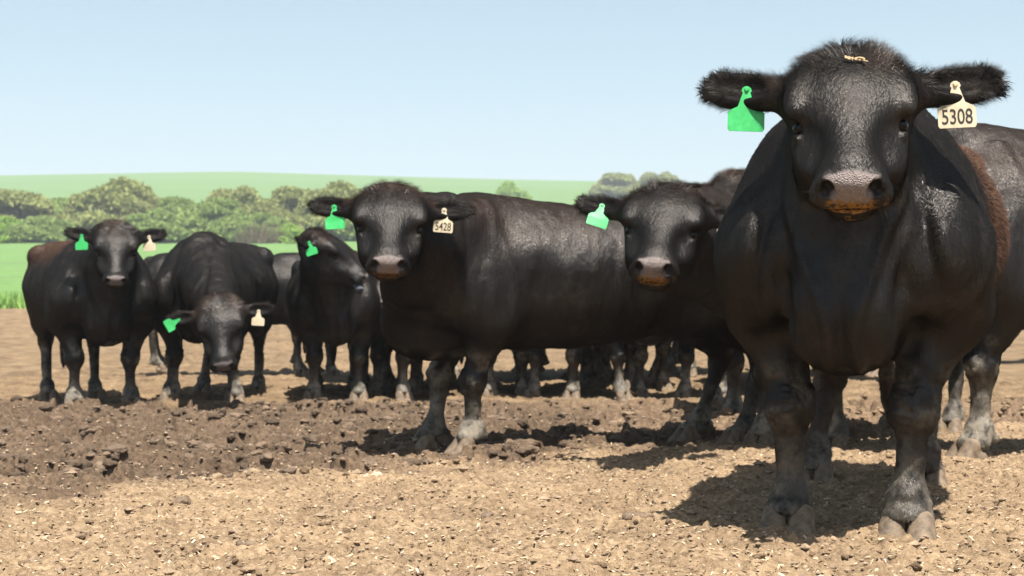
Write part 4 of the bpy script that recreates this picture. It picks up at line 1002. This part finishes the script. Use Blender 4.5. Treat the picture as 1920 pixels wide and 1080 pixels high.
# small bull turning away with its tongue out
build_bull("bull", "smaller black bull left of the middle bull, head turned sideways with tongue out", (-3.9 + 2.45, 12.6), (0.12, -1.0), scale=0.98,
           poll=px(606, 430, 12.0), nose=(706, 510), hs=1.08, roll=-0.08, nose_near=True, feet=[(0, 0), (0, 0.0), (0, 0), (0, 0)],
           h=0.014, hh=0.010, ears=((0.05, 0.0), (0.20, 0.0)), seed=11, hair=0.25, brown=brown_soft, tongue=True,
           tags=[(1, M_GREEN, None, 0.12, -0.1, 18, 6)])
# left bull
build_bull("bull", "black bull at far left facing the camera, rusty back, head held high with two tags", (-3.10, 11.55), (0.45, -1.0), scale=1.0, width=1.16,
           poll=px(218, 418, 11.0), nose=(217, 518), hs=1.02, feet=[(0.0, 0.0), (-0.02, 0.0), (0, 0.0), (0, 0.1)],
           h=0.013, hh=0.009, ears=((0.12, 0.0), (0.12, 0.0)), seed=13, hair=0.3, brown=brown_back, feed=0.1,
           tags=[(1, M_GREEN, None, 0.11, 0.0, 2, 4), (0, M_CREAM, None, 0.10, 0.0, 3, 4)])
# head-down bull
build_bull("bull", "black bull with lowered head and spread ears, right of the bull at far left", (-2.50, 12.35), (0.02, -1.0), scale=1.03, face=(0.03, -1.0),
           poll=px(409, 560, 10.8), nose=(415, 684), hs=1.08, feet=[(-0.05, 0.0), (0.03, 0.0), (-0.02, 0.0), (0.08, 0.0)],
           h=0.013, hh=0.009, ears=((-0.22, 0.0), (-0.22, 0.0)), seed=15, hair=0.3, width=1.12, nose_dark=0.5, mud=1.2,
           tags=[(1, M_GREEN, None, 0.14, 0.0, -60, 4), (0, M_CREAM, None, 0.12, 0.0, -3, 4)])
build_bull("bull", "black bull mostly hidden behind the orange-lipped bull, only ear and rough poll showing", px(1430, 700, 9.9)[:2], (-0.05, -1.0), scale=1.04,
           poll=px(1378, 322, 9.3), nose=(1372, 430), hs=1.05, h=0.016, hh=0.011, ears=((0.0, 0.0), (0.0, 0.0)), seed=19, hair=0.5, brown=brown_crest)
# the ones behind share one build
GR = "bulls standing behind the herd"
far = build_bull("bull", "dark bull behind the middle bull's chest, only its legs and neck showing", px(748, 750, 13.4)[:2], (-0.15, -1.0), scale=0.97,
                 h=0.015, hh=0.011, seed=17, hair=0.2, group=GR, feet=[(0.05, 0.0), (0, 0.1), (0, 0), (0, -0.1)])
for lab, cx, D, hd, sc, dz in [
        ("bull behind the middle bull, legs showing just right of its front legs", 950, 13.2, (0.25, -1), 0.98, 0),
        ("bull behind the middle bull, legs showing under the centre of its belly", 1045, 13.0, (-0.3, -1), 1.0, 0),
        ("bull behind the middle bull, legs showing under its flank", 1215, 14.2, (0.15, -1), 1.0, 0.0),
        ("bull behind the middle bull, legs showing between its front legs and its shadow", 865, 14.6, (-0.8, -0.7), 1.0, 0),
        ("bull behind the middle bull, legs showing under the rear third of its belly", 1125, 15.2, (0.9, -0.5), 1.0, 0.02),
        ("bull behind, legs showing between the tongue-out bull and the middle bull", 700, 14.9, (0.5, -0.9), 0.98, 0.02),
        ("bull behind the middle bull, legs showing just beside its hind legs", 1270, 15.8, (-0.3, -1), 1.0, 0.03),
        ("bull behind the herd, legs showing just left of the orange-lipped bull's forelegs", 1330, 12.8, (-0.6, -1), 1.0, 0),
        ("bull behind the middle bull, legs showing under the front of its flank", 1175, 12.9, (0.7, -0.8), 1.0, 0),
        ("bull standing beyond the others, thin legs showing under the middle of the middle bull", 1010, 16.2, (-1, -0.3), 1.0, 0.05),
        ("bull behind the middle bull's forelegs, dark legs just left of them", 790, 12.9, (0.3, -1), 0.98, 0),
        ("grey-dusted far bull between the lowered-head bull and the tongue-out bull", 560, 16.4, (0.95, 0.35), 0.95, 0.05),
        ("dark legs of a bull between the middle bull's hind legs and the front bull", 1400, 14.8, (-0.4, -1), 1.0, 0.0),
        ("bull whose legs show between the front bull's forelegs", 1640, 15.5, (0.5, -1), 1.0, 0.05),
        ("bull whose legs show far behind the right edge bull", 1838, 18.0, (-0.9, -0.4), 1.0, 0.1)]:
    p = px(cx, 745, D); copy_bull(far, lab, (p[0], D), hd, float(terrain(p[0], D)) + dz, sc, GR)
def haze():
    me = bpy.data.meshes.new("haze"); x0, x1, y0, y1, z0, z1 = -905, 905, -30, 1006, -12, 92
    v = [(x, y, z) for z in (z0, z1) for x, y in ((x0, y0), (x1, y0), (x1, y1), (x0, y1))]
    me.from_pydata(v, [], [(3, 2, 1, 0), (4, 5, 6, 7), (0, 1, 5, 4), (1, 2, 6, 5), (2, 3, 7, 6), (3, 0, 4, 7)])
    m = bpy.data.materials.new("air"); m.use_nodes = True; t = m.node_tree; t.nodes.remove(t.nodes["Principled BSDF"])
    pv = t.nodes.new("ShaderNodeVolumePrincipled"); pv.inputs["Color"].default_value = (0.86, 0.93, 1.0, 1); pv.inputs["Density"].default_value = 0.0006
    t.links.new(pv.outputs[0], t.nodes["Material Output"].inputs["Volume"]); me.materials.append(m)
    add_obj("haze", me, kind="stuff", label="thin summer haze over the far fields", cat="haze")
haze()
print("TOTAL", round(time.time() - T0, 1))
